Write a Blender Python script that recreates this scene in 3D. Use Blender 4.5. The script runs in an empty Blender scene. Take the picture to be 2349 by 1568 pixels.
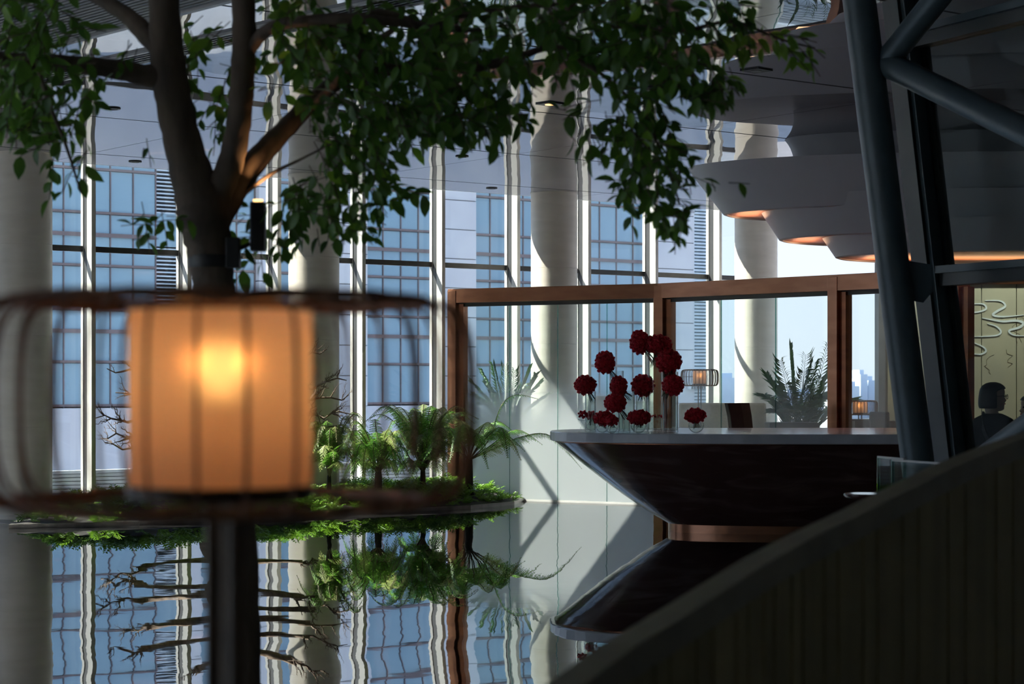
import bpy, bmesh, math, random
import numpy as np
from mathutils import Vector, Matrix, Quaternion
PI = math.pi
random.seed(7); RNG = random.Random(11)
scene = bpy.context.scene
COL = scene.collection

# ------------------------------------------------------------------ camera
F, CX, YH, CZ = 4600.0, 1174.5, 880.0, 1.56          # focal length in px of a 2349 px wide frame, horizon row, eye height
cam_d = bpy.data.cameras.new('camera'); cam = bpy.data.objects.new('camera', cam_d); COL.objects.link(cam)
cam.location = (0, 0, CZ); cam.rotation_euler = (PI/2, 0, 0)
cam_d.sensor_width = 36; cam_d.lens = F*36/2349; cam_d.shift_y = (YH-784)/2349
cam_d.clip_start = .05; cam_d.clip_end = 3000
cam_d.dof.use_dof = True; cam_d.dof.focus_distance = 23.0; cam_d.dof.aperture_fstop = 5.0
scene.camera = cam

# ------------------------------------------------------------------ light
world = bpy.data.worlds.new('world'); scene.world = world; world.use_nodes = True
wn, wl = world.node_tree.nodes, world.node_tree.links
bg = wn['Background']
tc = wn.new('ShaderNodeTexCoord'); sep = wn.new('ShaderNodeSeparateXYZ'); ramp = wn.new('ShaderNodeValToRGB')
wl.new(tc.outputs['Generated'], sep.inputs[0]); wl.new(sep.outputs['Z'], ramp.inputs[0])
ramp.color_ramp.elements[0].position = 0.0; ramp.color_ramp.elements[0].color = (.50, .54, .61, 1)
ramp.color_ramp.elements[1].position = .55; ramp.color_ramp.elements[1].color = (.42, .60, .92, 1)
wl.new(ramp.outputs[0], bg.inputs[0]); bg.inputs[1].default_value = .95
SUN_AZ, SUN_EL = math.radians(8), math.radians(45)   # azimuth measured from -X towards +Y
sun_d = bpy.data.lights.new('sun', 'SUN'); sun_d.energy = 11.0; sun_d.angle = .009; sun_d.color = (1, .93, .82)
sun = bpy.data.objects.new('sun', sun_d); COL.objects.link(sun)
sdir = Vector((-math.cos(SUN_AZ)*math.cos(SUN_EL), math.sin(SUN_AZ)*math.cos(SUN_EL), math.sin(SUN_EL)))
sun.rotation_euler = sdir.to_track_quat('Z', 'Y').to_euler()
sun.location = (-20, 30, 30)
scene.cycles.transparent_max_bounces = 24; scene.cycles.max_bounces = 6; scene.cycles.diffuse_bounces = 4; scene.cycles.glossy_bounces = 4; scene.cycles.transmission_bounces = 4; scene.cycles.caustics_reflective = True; scene.cycles.use_light_tree = False; scene.cycles.sample_clamp_indirect = 4.0; scene.cycles.caustics_refractive = False
vs = scene.view_settings
vs.view_transform = 'Standard'; vs.look = 'None'; vs.exposure = 1.0; vs.gamma = 1.0; vs.use_curve_mapping = False

# ------------------------------------------------------------------ helpers
def P(px, py, Y):                                    # photo pixel at depth Y -> world point
    return Vector(((px-CX)/F*Y, Y, CZ-(py-YH)/F*Y))
def PZ(px, py, z):                                   # photo pixel on the level z
    return P(px, py, (CZ-z)*F/(py-YH))
W = {}
def wm(o): return W.get(o.name, Matrix.Identity(4))
def link(o, parent, mat4=None):
    COL.objects.link(o)
    m = mat4 if mat4 is not None else Matrix.Identity(4)
    o.matrix_basis = m
    if parent is not None:
        o.parent = parent; o.matrix_parent_inverse = wm(parent).inverted()
    W[o.name] = m.copy()
    return o
def tag(o, label=None, cat=None, group=None, kind=None):
    if label: o['label'] = label
    if cat: o['category'] = cat
    if group: o['group'] = group
    if kind: o['kind'] = kind
    return o
def thing(name, loc, label, cat, group=None):
    o = bpy.data.objects.new(name, None); o.empty_display_size = .1
    link(o, None, Matrix.Translation(Vector(loc)))
    return tag(o, label, cat, group)
def struct(name, loc=(0, 0, 0), label=None, cat=None):
    o = bpy.data.objects.new(name, None); link(o, None, Matrix.Translation(Vector(loc)))
    return tag(o, label, cat, kind='structure')

class MB:
    def __init__(s): s.v = []; s.f = []; s.sm = []; s.uv = None
    def add(s, vs_, fs, smooth=False):
        n = len(s.v); s.v.extend([tuple(v) for v in vs_])
        for f in fs: s.f.append(tuple(i+n for i in f)); s.sm.append(smooth)
        return s
    def box(s, c, size, ax=None):                    # ax: rotation matrix 3x3
        c = Vector(c); hx, hy, hz = size[0]/2, size[1]/2, size[2]/2
        vs_ = []
        for z in (-hz, hz):
            for x, y in ((-hx, -hy), (hx, -hy), (hx, hy), (-hx, hy)):
                p = Vector((x, y, z))
                if ax is not None: p = ax @ p
                vs_.append(c+p)
        return s.add(vs_, [(3, 2, 1, 0), (4, 5, 6, 7), (0, 1, 5, 4), (1, 2, 6, 5), (2, 3, 7, 6), (3, 0, 4, 7)])
    def beam(s, a, b, w, h, side=None):              # box from a to b; side = direction of width
        a, b = Vector(a), Vector(b); d = b-a; L = d.length; d.normalize()
        sd = Vector(side) if side is not None else (Vector((0, 0, 1)) if abs(d.z) < .9 else Vector((1, 0, 0)))
        sd = (sd-d*sd.dot(d)).normalized(); up = d.cross(sd)
        return s.box((a+b)/2, (L, w, h), Matrix((d, sd, up)).transposed())
    def tube(s, pts, rad, seg=10, caps=True, closed=False):
        pts = [Vector(p) for p in pts]; n = len(pts)
        rad = rad if hasattr(rad, '__len__') else [rad]*n
        tn = []
        for i in range(n):
            if closed: t = pts[(i+1) % n]-pts[i-1]
            else: t = pts[min(i+1, n-1)]-pts[max(i-1, 0)]
            tn.append(t.normalized() if t.length > 1e-9 else Vector((0, 0, 1)))
        nrm = tn[0].orthogonal().normalized(); vs_ = []
        for i in range(n):
            if i: 
                q = tn[i-1].rotation_difference(tn[i]); nrm = (q @ nrm)
                nrm = (nrm-tn[i]*nrm.dot(tn[i])).normalized()
            b = tn[i].cross(nrm)
            for k in range(seg):
                a = 2*PI*k/seg
                vs_.append(pts[i]+(nrm*math.cos(a)+b*math.sin(a))*rad[i])
        fs = []
        m = n if closed else n-1
        for i in range(m):
            j = (i+1) % n
            for k in range(seg):
                k2 = (k+1) % seg
                fs.append((i*seg+k, i*seg+k2, j*seg+k2, j*seg+k))
        s.add(vs_, fs, True)
        if caps and not closed:
            s.add(vs_[:seg], [tuple(reversed(range(seg)))]); s.add(vs_[-seg:], [tuple(range(seg))])
        return s
    def lathe(s, c, prof, seg=24, cap=True, smooth=True):
        c = Vector(c); vs_ = []; fs = []
        for r, z in prof:
            for k in range(seg):
                a = 2*PI*k/seg; vs_.append(c+Vector((r*math.cos(a), r*math.sin(a), z)))
        for i in range(len(prof)-1):
            for k in range(seg):
                k2 = (k+1) % seg
                fs.append((i*seg+k, i*seg+k2, (i+1)*seg+k2, (i+1)*seg+k))
        base = len(s.v); s.add(vs_, fs, smooth)
        if cap:
            s.add(vs_[:seg], [tuple(reversed(range(seg)))]); s.add(vs_[-seg:], [tuple(range(seg))])
        return s
    def loft(s, rings, cap0=True, cap1=True, smooth=True):
        seg = len(rings[0]); base = len(s.v); vs_ = [v for r in rings for v in r]; fs = []
        for i in range(len(rings)-1):
            for k in range(seg):
                k2 = (k+1) % seg
                fs.append((i*seg+k, i*seg+k2, (i+1)*seg+k2, (i+1)*seg+k))
        s.add(vs_, fs, smooth)
        if cap0: s.add(vs_[:seg], [tuple(reversed(range(seg)))])
        if cap1: s.add(vs_[-seg:], [tuple(range(seg))])
        return s
    def mesh(s, name, mat):
        me = bpy.data.meshes.new(name); me.from_pydata(s.v, [], s.f)
        me.polygons.foreach_set('use_smooth', s.sm); 
        if mat is not None: me.materials.append(M[mat])
        me.update(); return me
    def build(s, name, mat, parent=None, mat4=None):
        return link(bpy.data.objects.new(name, s.mesh(name, mat)), parent, mat4)
def inst(name, me, parent, mat4):
    return link(bpy.data.objects.new(name, me), parent, mat4)
def prism(pts, z0, z1):                              # pts counter-clockwise plan
    n = len(pts); mb = MB()
    mb.add([(x, y, z0) for x, y in pts]+[(x, y, z1) for x, y in pts],
           [tuple(reversed(range(n))), tuple(range(n, 2*n))]+[(i, (i+1) % n, n+(i+1) % n, n+i) for i in range(n)])
    return mb
def smoothpath(pts, n=6):                            # Catmull-Rom through the points
    pts = [Vector(p) for p in pts]; out = []
    for i in range(len(pts)-1):
        p0, p1, p2, p3 = pts[max(i-1, 0)], pts[i], pts[i+1], pts[min(i+2, len(pts)-1)]
        for k in range(n):
            t = k/n
            out.append(.5*((2*p1)+(p2-p0)*t+(2*p0-5*p1+4*p2-p3)*t*t+(3*p1-p0-3*p2+p3)*t**3))
    out.append(pts[-1]); return out
def bevel(o, w, seg=2):
    m = o.modifiers.new('bevel', 'BEVEL'); m.width = w; m.segments = seg; m.limit_method = 'ANGLE'; m.angle_limit = math.radians(40)
    return o

# ------------------------------------------------------------------ materials
M = {}
def nodes_of(name):
    m = bpy.data.materials.new(name); m.use_nodes = True; nt = m.node_tree
    for n in list(nt.nodes): nt.nodes.remove(n)
    out = nt.nodes.new('ShaderNodeOutputMaterial'); M[name] = m
    return nt, out
def N(nt, t, **kw):
    n = nt.nodes.new(t)
    for k, v in kw.items():
        if k in n.inputs: n.inputs[k].default_value = v
        else: setattr(n, k, v)
    return n
def rgb(c): return (c[0], c[1], c[2], 1)
def texco(nt, scale=(1, 1, 1), kind='Object', rot=(0, 0, 0)):
    t = nt.nodes.new('ShaderNodeTexCoord'); mp = nt.nodes.new('ShaderNodeMapping')
    mp.inputs['Scale'].default_value = scale; mp.inputs['Rotation'].default_value = rot
    nt.links.new(t.outputs[kind], mp.inputs[0]); return mp.outputs[0]
def noise_mix(nt, c1, c2, scale=(4, 4, 4), detail=4, lo=.35, hi=.65, rough=.5, rot=(0, 0, 0), dist=0.0):
    v = texco(nt, scale, rot=rot)
    n = N(nt, 'ShaderNodeTexNoise', Scale=1.0, Detail=detail, Roughness=rough, Distortion=dist); nt.links.new(v, n.inputs['Vector'])
    r = nt.nodes.new('ShaderNodeValToRGB'); r.color_ramp.elements[0].position = lo; r.color_ramp.elements[1].position = hi
    r.color_ramp.elements[0].color = rgb(c1); r.color_ramp.elements[1].color = rgb(c2)
    nt.links.new(n.outputs['Fac'], r.inputs[0]); return r.outputs[0], n
def pbr(name, c1, c2=None, scale=(4, 4, 4), rough=.5, metal=0, spec=.5, coat=0, rot=(0, 0, 0), bump=0, lo=.35, hi=.65, detail=4, trans=0, dist=0.0):
    nt, out = nodes_of(name); b = N(nt, 'ShaderNodeBsdfPrincipled', Roughness=rough, Metallic=metal)
    b.inputs['Specular IOR Level'].default_value = spec; b.inputs['Coat Weight'].default_value = coat; b.inputs['Coat Roughness'].default_value = .05
    if c2 is None: c2 = tuple(x*.88 for x in c1)
    colr, n = noise_mix(nt, c1, c2, scale, detail, lo, hi, rot=rot, dist=dist)
    nt.links.new(colr, b.inputs['Base Color'])
    if bump:
        bp = N(nt, 'ShaderNodeBump', Strength=bump, Distance=.02); nt.links.new(n.outputs['Fac'], bp.inputs['Height']); nt.links.new(bp.outputs[0], b.inputs['Normal'])
    if trans:
        tr = nt.nodes.new('ShaderNodeBsdfTranslucent'); nt.links.new(colr, tr.inputs[0])
        mx = N(nt, 'ShaderNodeMixShader'); mx.inputs[0].default_value = trans
        nt.links.new(b.outputs[0], mx.inputs[1]); nt.links.new(tr.outputs[0], mx.inputs[2]); nt.links.new(mx.outputs[0], out.inputs[0])
    else: nt.links.new(b.outputs[0], out.inputs[0])
    return M[name]
def wavy_normal(nt, layers):
    """normal tilted by noise: layers of (scale vector, amplitude)"""
    acc = None
    for sc, amp, rot in layers:
        v = texco(nt, sc, rot=(0, 0, rot)); n = N(nt, 'ShaderNodeTexNoise', Scale=1.0, Detail=2.0, Roughness=.45); nt.links.new(v, n.inputs['Vector'])
        s1 = N(nt, 'ShaderNodeVectorMath', operation='SUBTRACT'); s1.inputs[1].default_value = (.5, .5, .5); nt.links.new(n.outputs['Color'], s1.inputs[0])
        s2 = N(nt, 'ShaderNodeVectorMath', operation='MULTIPLY'); s2.inputs[1].default_value = (amp[0], amp[1], 0); nt.links.new(s1.outputs[0], s2.inputs[0])
        if acc is None: acc = s2.outputs[0]
        else:
            a = N(nt, 'ShaderNodeVectorMath', operation='ADD'); nt.links.new(acc, a.inputs[0]); nt.links.new(s2.outputs[0], a.inputs[1]); acc = a.outputs[0]
    g = nt.nodes.new('ShaderNodeNewGeometry')
    a = N(nt, 'ShaderNodeVectorMath', operation='ADD'); nt.links.new(acc, a.inputs[0]); nt.links.new(g.outputs['Normal'], a.inputs[1])
    nn = N(nt, 'ShaderNodeVectorMath', operation='NORMALIZE'); nt.links.new(a.outputs[0], nn.inputs[0]); return nn.outputs[0]
def glossmix(name, base, gloss_col, fac, layers, rough=.0, c2=None, vein=None):
    nt, out = nodes_of(name)
    d = nt.nodes.new('ShaderNodeBsdfDiffuse'); g = N(nt, 'ShaderNodeBsdfGlossy', Roughness=rough); g.inputs[0].default_value = rgb(gloss_col)
    colr, _ = noise_mix(nt, base, c2 or base, vein or (1, 1, 1), 6); nt.links.new(colr, d.inputs[0])
    nn = wavy_normal(nt, layers); nt.links.new(nn, g.inputs['Normal'])
    mx = N(nt, 'ShaderNodeMixShader'); mx.inputs[0].default_value = fac
    nt.links.new(d.outputs[0], mx.inputs[1]); nt.links.new(g.outputs[0], mx.inputs[2]); nt.links.new(mx.outputs[0], out.inputs[0])
FA = math.atan2(.6127, .7903)                        # heading of the window wall
glossmix('floor_stone', (.012, .012, .013), (.80, .81, .82), .80, [((.5, .8, 1), (.034, .004), 0), ((1.5, 2.6, 1), (.016, .003), 0), ((7, 18, 1), (.006, .0022), 0)], c2=(.035, .034, .033), vein=(6, 1.2, 1))
glossmix('ceiling_gloss', (.34, .32, .325), (.93, .92, .93), .60, [((.45, .6, 1), (.085, .009), .4), ((1.6, 1.8, 1), (.03, .003), .2)])
def schlick(nt, f0=.04, gain=.96):
    g = nt.nodes.new('ShaderNodeNewGeometry'); d = N(nt, 'ShaderNodeVectorMath', operation='DOT_PRODUCT'); nt.links.new(g.outputs['Normal'], d.inputs[0]); nt.links.new(g.outputs['Incoming'], d.inputs[1])
    a = N(nt, 'ShaderNodeMath', operation='ABSOLUTE'); nt.links.new(d.outputs['Value'], a.inputs[0])
    b = N(nt, 'ShaderNodeMath', operation='SUBTRACT'); b.inputs[0].default_value = 1.0; nt.links.new(a.outputs[0], b.inputs[1])
    c = N(nt, 'ShaderNodeMath', operation='POWER'); c.inputs[1].default_value = 5.0; nt.links.new(b.outputs[0], c.inputs[0])
    e = N(nt, 'ShaderNodeMath', operation='MULTIPLY_ADD'); e.inputs[1].default_value = gain; e.inputs[2].default_value = f0; nt.links.new(c.outputs[0], e.inputs[0])
    return e
def glassy(name, tint, gloss=.9, ior=1.45, edge=None, f0=.035):
    nt, out = nodes_of(name); t = nt.nodes.new('ShaderNodeBsdfTransparent'); t.inputs[0].default_value = rgb(tint)
    g = N(nt, 'ShaderNodeBsdfGlossy', Roughness=0.0); g.inputs[0].default_value = (gloss, gloss, gloss, 1)
    fr = schlick(nt, f0); mx = nt.nodes.new('ShaderNodeMixShader')
    if edge:
        lw = N(nt, 'ShaderNodeLayerWeight', Blend=.35); r = nt.nodes.new('ShaderNodeValToRGB')
        r.color_ramp.elements[0].position = .35; r.color_ramp.elements[0].color = rgb(tint); r.color_ramp.elements[1].position = .95; r.color_ramp.elements[1].color = rgb(edge)
        nt.links.new(lw.outputs['Facing'], r.inputs[0]); nt.links.new(r.outputs[0], t.inputs[0])
    nt.links.new(fr.outputs[0], mx.inputs[0]); nt.links.new(t.outputs[0], mx.inputs[1]); nt.links.new(g.outputs[0], mx.inputs[2]); nt.links.new(mx.outputs[0], out.inputs[0])
glassy('window_glass', (.93, .97, .98)); glassy('vase_glass', (.97, .985, .98), edge=(.30, .36, .35)); glassy('vase_water', (.93, .96, .92), edge=(.45, .50, .45), ior=1.33)
glassy('steel_glass', (.80, .86, .84), .10); glassy('edge_glass', (.35, .62, .58))
def frosted(name, fmax):
    nt, out = nodes_of(name)
    t = nt.nodes.new('ShaderNodeBsdfTransparent'); t.inputs[0].default_value = (.93, .98, .97, 1)
    g = N(nt, 'ShaderNodeBsdfGlossy', Roughness=0.0); fr = schlick(nt, .03, .7); m1 = nt.nodes.new('ShaderNodeMixShader')
    nt.links.new(fr.outputs[0], m1.inputs[0]); nt.links.new(t.outputs[0], m1.inputs[1]); nt.links.new(g.outputs[0], m1.inputs[2])
    tl = nt.nodes.new('ShaderNodeBsdfTranslucent'); tl.inputs[0].default_value = (.88, .92, .92, 1)
    df = nt.nodes.new('ShaderNodeBsdfDiffuse'); df.inputs[0].default_value = (.72, .75, .75, 1)
    m2 = nt.nodes.new('ShaderNodeMixShader'); m2.inputs[0].default_value = .42
    nt.links.new(tl.outputs[0], m2.inputs[1]); nt.links.new(df.outputs[0], m2.inputs[2])
    geo = nt.nodes.new('ShaderNodeNewGeometry'); sp = nt.nodes.new('ShaderNodeSeparateXYZ'); nt.links.new(geo.outputs['Position'], sp.inputs[0])
    r = nt.nodes.new('ShaderNodeValToRGB'); mp = N(nt, 'ShaderNodeMapRange'); mp.inputs[1].default_value = .75; mp.inputs[2].default_value = 1.85
    nt.links.new(sp.outputs['Z'], mp.inputs[0]); nt.links.new(mp.outputs[0], r.inputs[0])
    r.color_ramp.interpolation = 'LINEAR'; mp.interpolation_type = 'SMOOTHERSTEP'
    r.color_ramp.elements[0].color = (fmax,)*3+(1,); r.color_ramp.elements[1].color = (.03,)*3+(1,)
    m3 = nt.nodes.new('ShaderNodeMixShader'); nt.links.new(r.outputs[0], m3.inputs[0]); nt.links.new(m1.outputs[0], m3.inputs[1]); nt.links.new(m2.outputs[0], m3.inputs[2])
    nt.links.new(m3.outputs[0], out.inputs[0])
frosted('frosted_glass', .93); frosted('frosted_light', .30)
glassy('balustrade_glass', (.93, .97, .96), .35)
pbr('column_stone', (.70, .64, .56), (.62, .56, .48), (2, 2, 9), .45, rot=(.6, .5, 0), lo=.3, hi=.7, detail=8)
pbr('mullion_white', (.50, .48, .44), None, (3, 3, 3), .4); pbr('mullion_groove', (.035, .035, .035), None, (3, 3, 3), .5)
pbr('black_metal', (.012, .012, .013), (.02, .02, .022), (9, 9, 9), .45); pbr('ceiling_gap', (.02, .02, .02), None, (3, 3, 3), .8)
pbr('wall_dark', (.50, .48, .45), None, (2, 2, 2), .7); pbr('slat_grey', (.16, .155, .15), (.22, .21, .20), (3, 3, 3), .5)
pbr('white_lacquer', (.56, .545, .565), (.52, .505, .525), (2, 2, 2), .45)
pbr('copper_soffit', (.62, .26, .13), (.55, .22, .11), (3, 3, 3), .42, metal=.3)
pbr('bronze', (.42, .20, .12), (.33, .15, .09), (3, 3, 12), .22, metal=.85)
pbr('bronze_dark', (.25, .10, .05), (.18, .07, .04), (3, 3, 12), .25, metal=.85)
pbr('desk_stone', (.060, .028, .025), (.15, .10, .09), (1.0, 1.0, 5), .12, rot=(.8, .3, 0), lo=.5, hi=.85, detail=8, dist=1.5, spec=.35)
pbr('desk_top', (.62, .65, .70), (.50, .53, .57), (5, 5, 5), .18, lo=.3, hi=.7)
pbr('bark', (.135, .10, .072), (.06, .046, .035), (14, 14, 5), .8, bump=.6, lo=.3, hi=.7, detail=8)
pbr('twig', (.10, .075, .05), (.06, .045, .03), (20, 20, 20), .8)
pbr('leaf_green', (.105, .235, .028), (.05, .14, .022), (3, 3, 3), .32, trans=.52)
pbr('leaf_lit_pale', (.26, .46, .04), (.18, .38, .035), (3, 3, 3), .35, trans=.5)  # brighter green standing in for skylight at the right tips; scattered leaves share it
pbr('fern_green', (.20, .41, .05), (.11, .27, .035), (5, 5, 5), .4, trans=.45)
pbr('fern_pale', (.50, .55, .20), (.36, .45, .13), (5, 5, 5), .4, trans=.45)
pbr('cover_green', (.22, .40, .03), (.08, .19, .02), (2.5, 2.5, 2.5), .45, trans=.4)
pbr('fern_stem', (.16, .11, .06), (.10, .07, .04), (9, 9, 9), .7); pbr('fern_trunk', (.045, .032, .022), (.02, .015, .01), (30, 30, 8), .95, bump=1)
pbr('bonsai_bark', (.22, .15, .10), (.11, .07, .045), (20, 20, 20), .8, bump=.5)
pbr('soil', (.03, .024, .018), (.015, .012, .01), (14, 14, 14), .95); pbr('rim_stone', (.16, .15, .14), (.09, .085, .08), (6, 6, 6), .25)
pbr('palm_green', (.06, .15, .035), (.03, .09, .02), (4, 4, 4), .4, trans=.35)
pbr('rose_red', (.62, .008, .03), (.36, .004, .018), (16, 16, 16), .55, trans=.2); pbr('flower_stem', (.05, .075, .022), (.03, .05, .015), (9, 9, 9), .5)
pbr('steel_paint', (.060, .088, .102), (.050, .074, .086), (6, 6, 6), .38, metal=.1); pbr('steel_dark', (.028, .036, .038), None, (6, 6, 6), .45)
pbr('oak', (.33, .28, .115), (.23, .195, .08), (16, 16, 1.2), .55, lo=.3, hi=.7, detail=6); pbr('oak_cap', (.27, .25, .16), (.22, .20, .13), (8, 8, 8), .5)
pbr('rattan', (.24, .10, .038), (.14, .06, .024), (30, 30, 30), .55); pbr('lamp_metal', (.075, .042, .022), (.05, .03, .016), (9, 9, 9), .35, metal=.5)
pbr('skin', (.46, .30, .22), (.42, .27, .20), (12, 12, 12), .5); pbr('hair_black', (.006, .0055, .0055), (.011, .010, .010), (60, 60, 4), .5, spec=.25); pbr('hair_grey', (.20, .20, .20), (.12, .12, .12), (60, 60, 4), .5)
pbr('cloth_black', (.010, .010, .012), (.016, .016, .018), (30, 30, 30), .9); pbr('cloth_grey', (.075, .075, .08), (.05, .05, .055), (30, 30, 30), .9)
pbr('sofa_cloth', (.56, .47, .36), (.48, .40, .31), (40, 40, 40), .9); pbr('chair_leather', (.05, .030, .024), (.035, .02, .016), (9, 9, 9), .35); pbr('table_wood', (.10, .075, .065), (.07, .05, .045), (2, 14, 14), .35)
pbr('mural', (.48, .455, .34), (.41, .39, .30), (1.4, 1.4, 1.4), .5); pbr('mural_silver', (.78, .86, .90), None, (2, 2, 2), .25); pbr('mural_line', (.30, .26, .17), None, (2, 2, 2), .5)
pbr('stone_facade', (.66, .63, .63), (.60, .57, .58), (.6, .6, .6), .7); pbr('facade_frame', (.13, .10, .11), (.10, .08, .085), (1, 1, 1), .5)
pbr('facade_glass', (.235, .355, .43), (.185, .30, .385), (.25, .25, .12), .06, spec=.6, lo=.2, hi=.8); pbr('louver_pale', (.62, .68, .73), None, (1, 1, 1), .6); pbr('louver_dark', (.05, .045, .05), None, (1, 1, 1), .6)
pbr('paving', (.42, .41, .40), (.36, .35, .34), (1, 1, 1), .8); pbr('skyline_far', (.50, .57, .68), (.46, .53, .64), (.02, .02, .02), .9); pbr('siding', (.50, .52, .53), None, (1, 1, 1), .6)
pbr('sign_white', (.78, .77, .76), None, (1, 1, 1), .6); pbr('sign_ink', (.03, .03, .035), None, (1, 1, 1), .6); pbr('trim_light', (.55, .54, .52), None, (2, 2, 2), .4)
def lampshade(name, thin):
    nt, out = nodes_of(name)
    tl = nt.nodes.new('ShaderNodeBsdfTranslucent'); tl.inputs[0].default_value = (.98, .78, .62, 1)
    df = nt.nodes.new('ShaderNodeBsdfDiffuse'); df.inputs[0].default_value = (.62, .46, .34, 1)
    m1 = nt.nodes.new('ShaderNodeMixShader'); m1.inputs[0].default_value = .35; nt.links.new(tl.outputs[0], m1.inputs[1]); nt.links.new(df.outputs[0], m1.inputs[2])
    tp = N(nt, 'ShaderNodeBsdfRefraction', Roughness=.85, IOR=1.25); tp.inputs[0].default_value = (1, .85, .6, 1)
    v = texco(nt, (300, 300, 300)); n = N(nt, 'ShaderNodeTexNoise', Scale=1.0, Detail=1.0); nt.links.new(v, n.inputs['Vector'])
    mp = N(nt, 'ShaderNodeMapRange'); mp.inputs[3].default_value = thin*.7; mp.inputs[4].default_value = thin*1.3; nt.links.new(n.outputs['Fac'], mp.inputs[0])
    m2 = nt.nodes.new('ShaderNodeMixShader'); nt.links.new(mp.outputs[0], m2.inputs[0]); nt.links.new(m1.outputs[0], m2.inputs[1]); nt.links.new(tp.outputs[0], m2.inputs[2])
    nt.links.new(m2.outputs[0], out.inputs[0])
lampshade('shade_cloth', .17)
def emit(name, c, s):
    nt, out = nodes_of(name); e = N(nt, 'ShaderNodeEmission', Strength=s); e.inputs[0].default_value = rgb(c); nt.links.new(e.outputs[0], out.inputs[0])
emit('bulb', (1.0, .60, .22), 3.4); emit('bulb_far', (1.0, .42, .12), 3.0); emit('downlight_glow', (1.0, .55, .2), 1.6)
def warm_point(name, loc, watts, color, size, parent):
    l = bpy.data.lights.new(name, 'POINT'); l.energy = watts; l.color = color; l.shadow_soft_size = size
    o = bpy.data.objects.new(name, l); return link(o, parent, Matrix.Translation(Vector(loc)))

# ================================================================== the setting
CEIL = 4.243
C1 = Vector((-5.69, 23.37)); C3 = Vector((.592, 28.24))
U = (C3-C1).normalized(); NO = Vector((-U.y, U.x)); SP = (C3-C1).length/2    # along the window wall, outward, column spacing
def FP(s, off): return C1+U*s+NO*off                 # plan point: s along the wall from the first column, off outward
def v3(p, z): return Vector((p[0], p[1], z))
AXU = Matrix(((U.x, NO.x, 0), (U.y, NO.y, 0), (0, 0, 1)))
GL, CE = .96, .55                                    # glass line, ceiling edge

room = [(-12.5, -4), (9.5, -4), (9.5, 27.2), (5.2, 27.2), tuple(FP(13.75, GL)), tuple(FP(-9.5, GL)), (-12.5, FP(-9.5, GL).y)]
fl = prism(room, -.12, 0).build('floor', 'floor_stone'); tag(fl, 'polished dark stone floor mirroring the whole hall', 'floor', kind='structure')

# ceiling: glossy panels with dark joints, an upper slab, a window slot
cl = struct('ceiling', (0, 10, CEIL), 'glossy pale stretch ceiling in panels with dark joints', 'ceiling')
slab = [(-12.5, -4), (9.5, -4), (9.5, 33.2), tuple(FP(13.75, CE)), tuple(FP(-9.5, CE)), (-12.5, FP(-9.5, CE).y)]
slab = [(-12.5, -4), (9.5, -4), (9.5, 27.2), (6.3, 33.2), tuple(FP(13.75, CE)), tuple(FP(-9.5, CE)), (-12.5, FP(-9.5, CE).y)]
prism(slab, CEIL+.03, CEIL+.25).build('ceiling_slab', 'ceiling_gap', cl)
MB().beam(v3(FP(-9.5, CE+.02), CEIL+.12), v3(FP(13.75, CE+.02), CEIL+.12), .03, .24, side=v3(NO, 0)).build('ceiling_edge', 'trim_light', cl)
seams = [CE-.01, -.47]+[-.47-2.995*k for k in range(1, 11)]
for i in range(len(seams)-1):
    a, b = seams[i]-(.02 if i else 0), seams[i+1]+.02
    for k in range(-4, 8):
        s0, s1 = k*SP+.6, (k+1)*SP+.6
        s1 = min(s1, 13.7+2.0*i)
        if s0 >= s1-.1: continue
        c_ = FP((s0+s1)/2, (a+b)/2)
        if not (-12.5 < c_.x < 10.5 and -6 < c_.y): continue
        MB().box(v3(c_, CEIL+.012), (s1-s0-.012, a-b, .024), AXU).build('ceiling_panel', 'ceiling_gloss', cl)
# slatted zone upper left and the linear air diffuser
la, lb = PZ(100, 95, CEIL).xy, PZ(420, 10, CEIL).xy; ld = (lb-la).normalized(); ln = Vector((-ld.y, ld.x))
if ln.x > 0: ln = -ln
mb = MB()
for k in range(46):
    o = la+ln*(.08+.055*k)
    mb.beam(v3(o-ld*5.0, CEIL-.03), v3(o+ld*6.0, CEIL-.03), .03, .05, side=v3(ln, 0))
tag(mb.build('ceiling_slats', 'slat_grey', cl), kind='stuff')
MB().beam(v3(la-ld*5, CEIL-.035), v3(la+ld*6, CEIL-.035), .05, .07, side=v3(ln, 0)).build('ceiling_trim', 'trim_light', cl)
da, db = PZ(277, 138, CEIL).xy, PZ(906, 0, CEIL).xy; dd = (db-da).normalized(); dn = Vector((-dd.y, dd.x))
df = thing('air_diffuser', v3(da, CEIL-.02), 'long black slatted air diffuser set diagonally in the glossy ceiling', 'diffuser')
for k in range(6):
    MB().beam(v3(da-dd*1.6+dn*(.055*k-.12), CEIL-.012), v3(db+dd*3+dn*(.055*k-.12), CEIL-.012), .022 if k not in (0, 5) else .03, .022, side=v3(dn, 0)).build('slat', 'black_metal' if k not in (0, 5) else 'trim_light', df)

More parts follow.
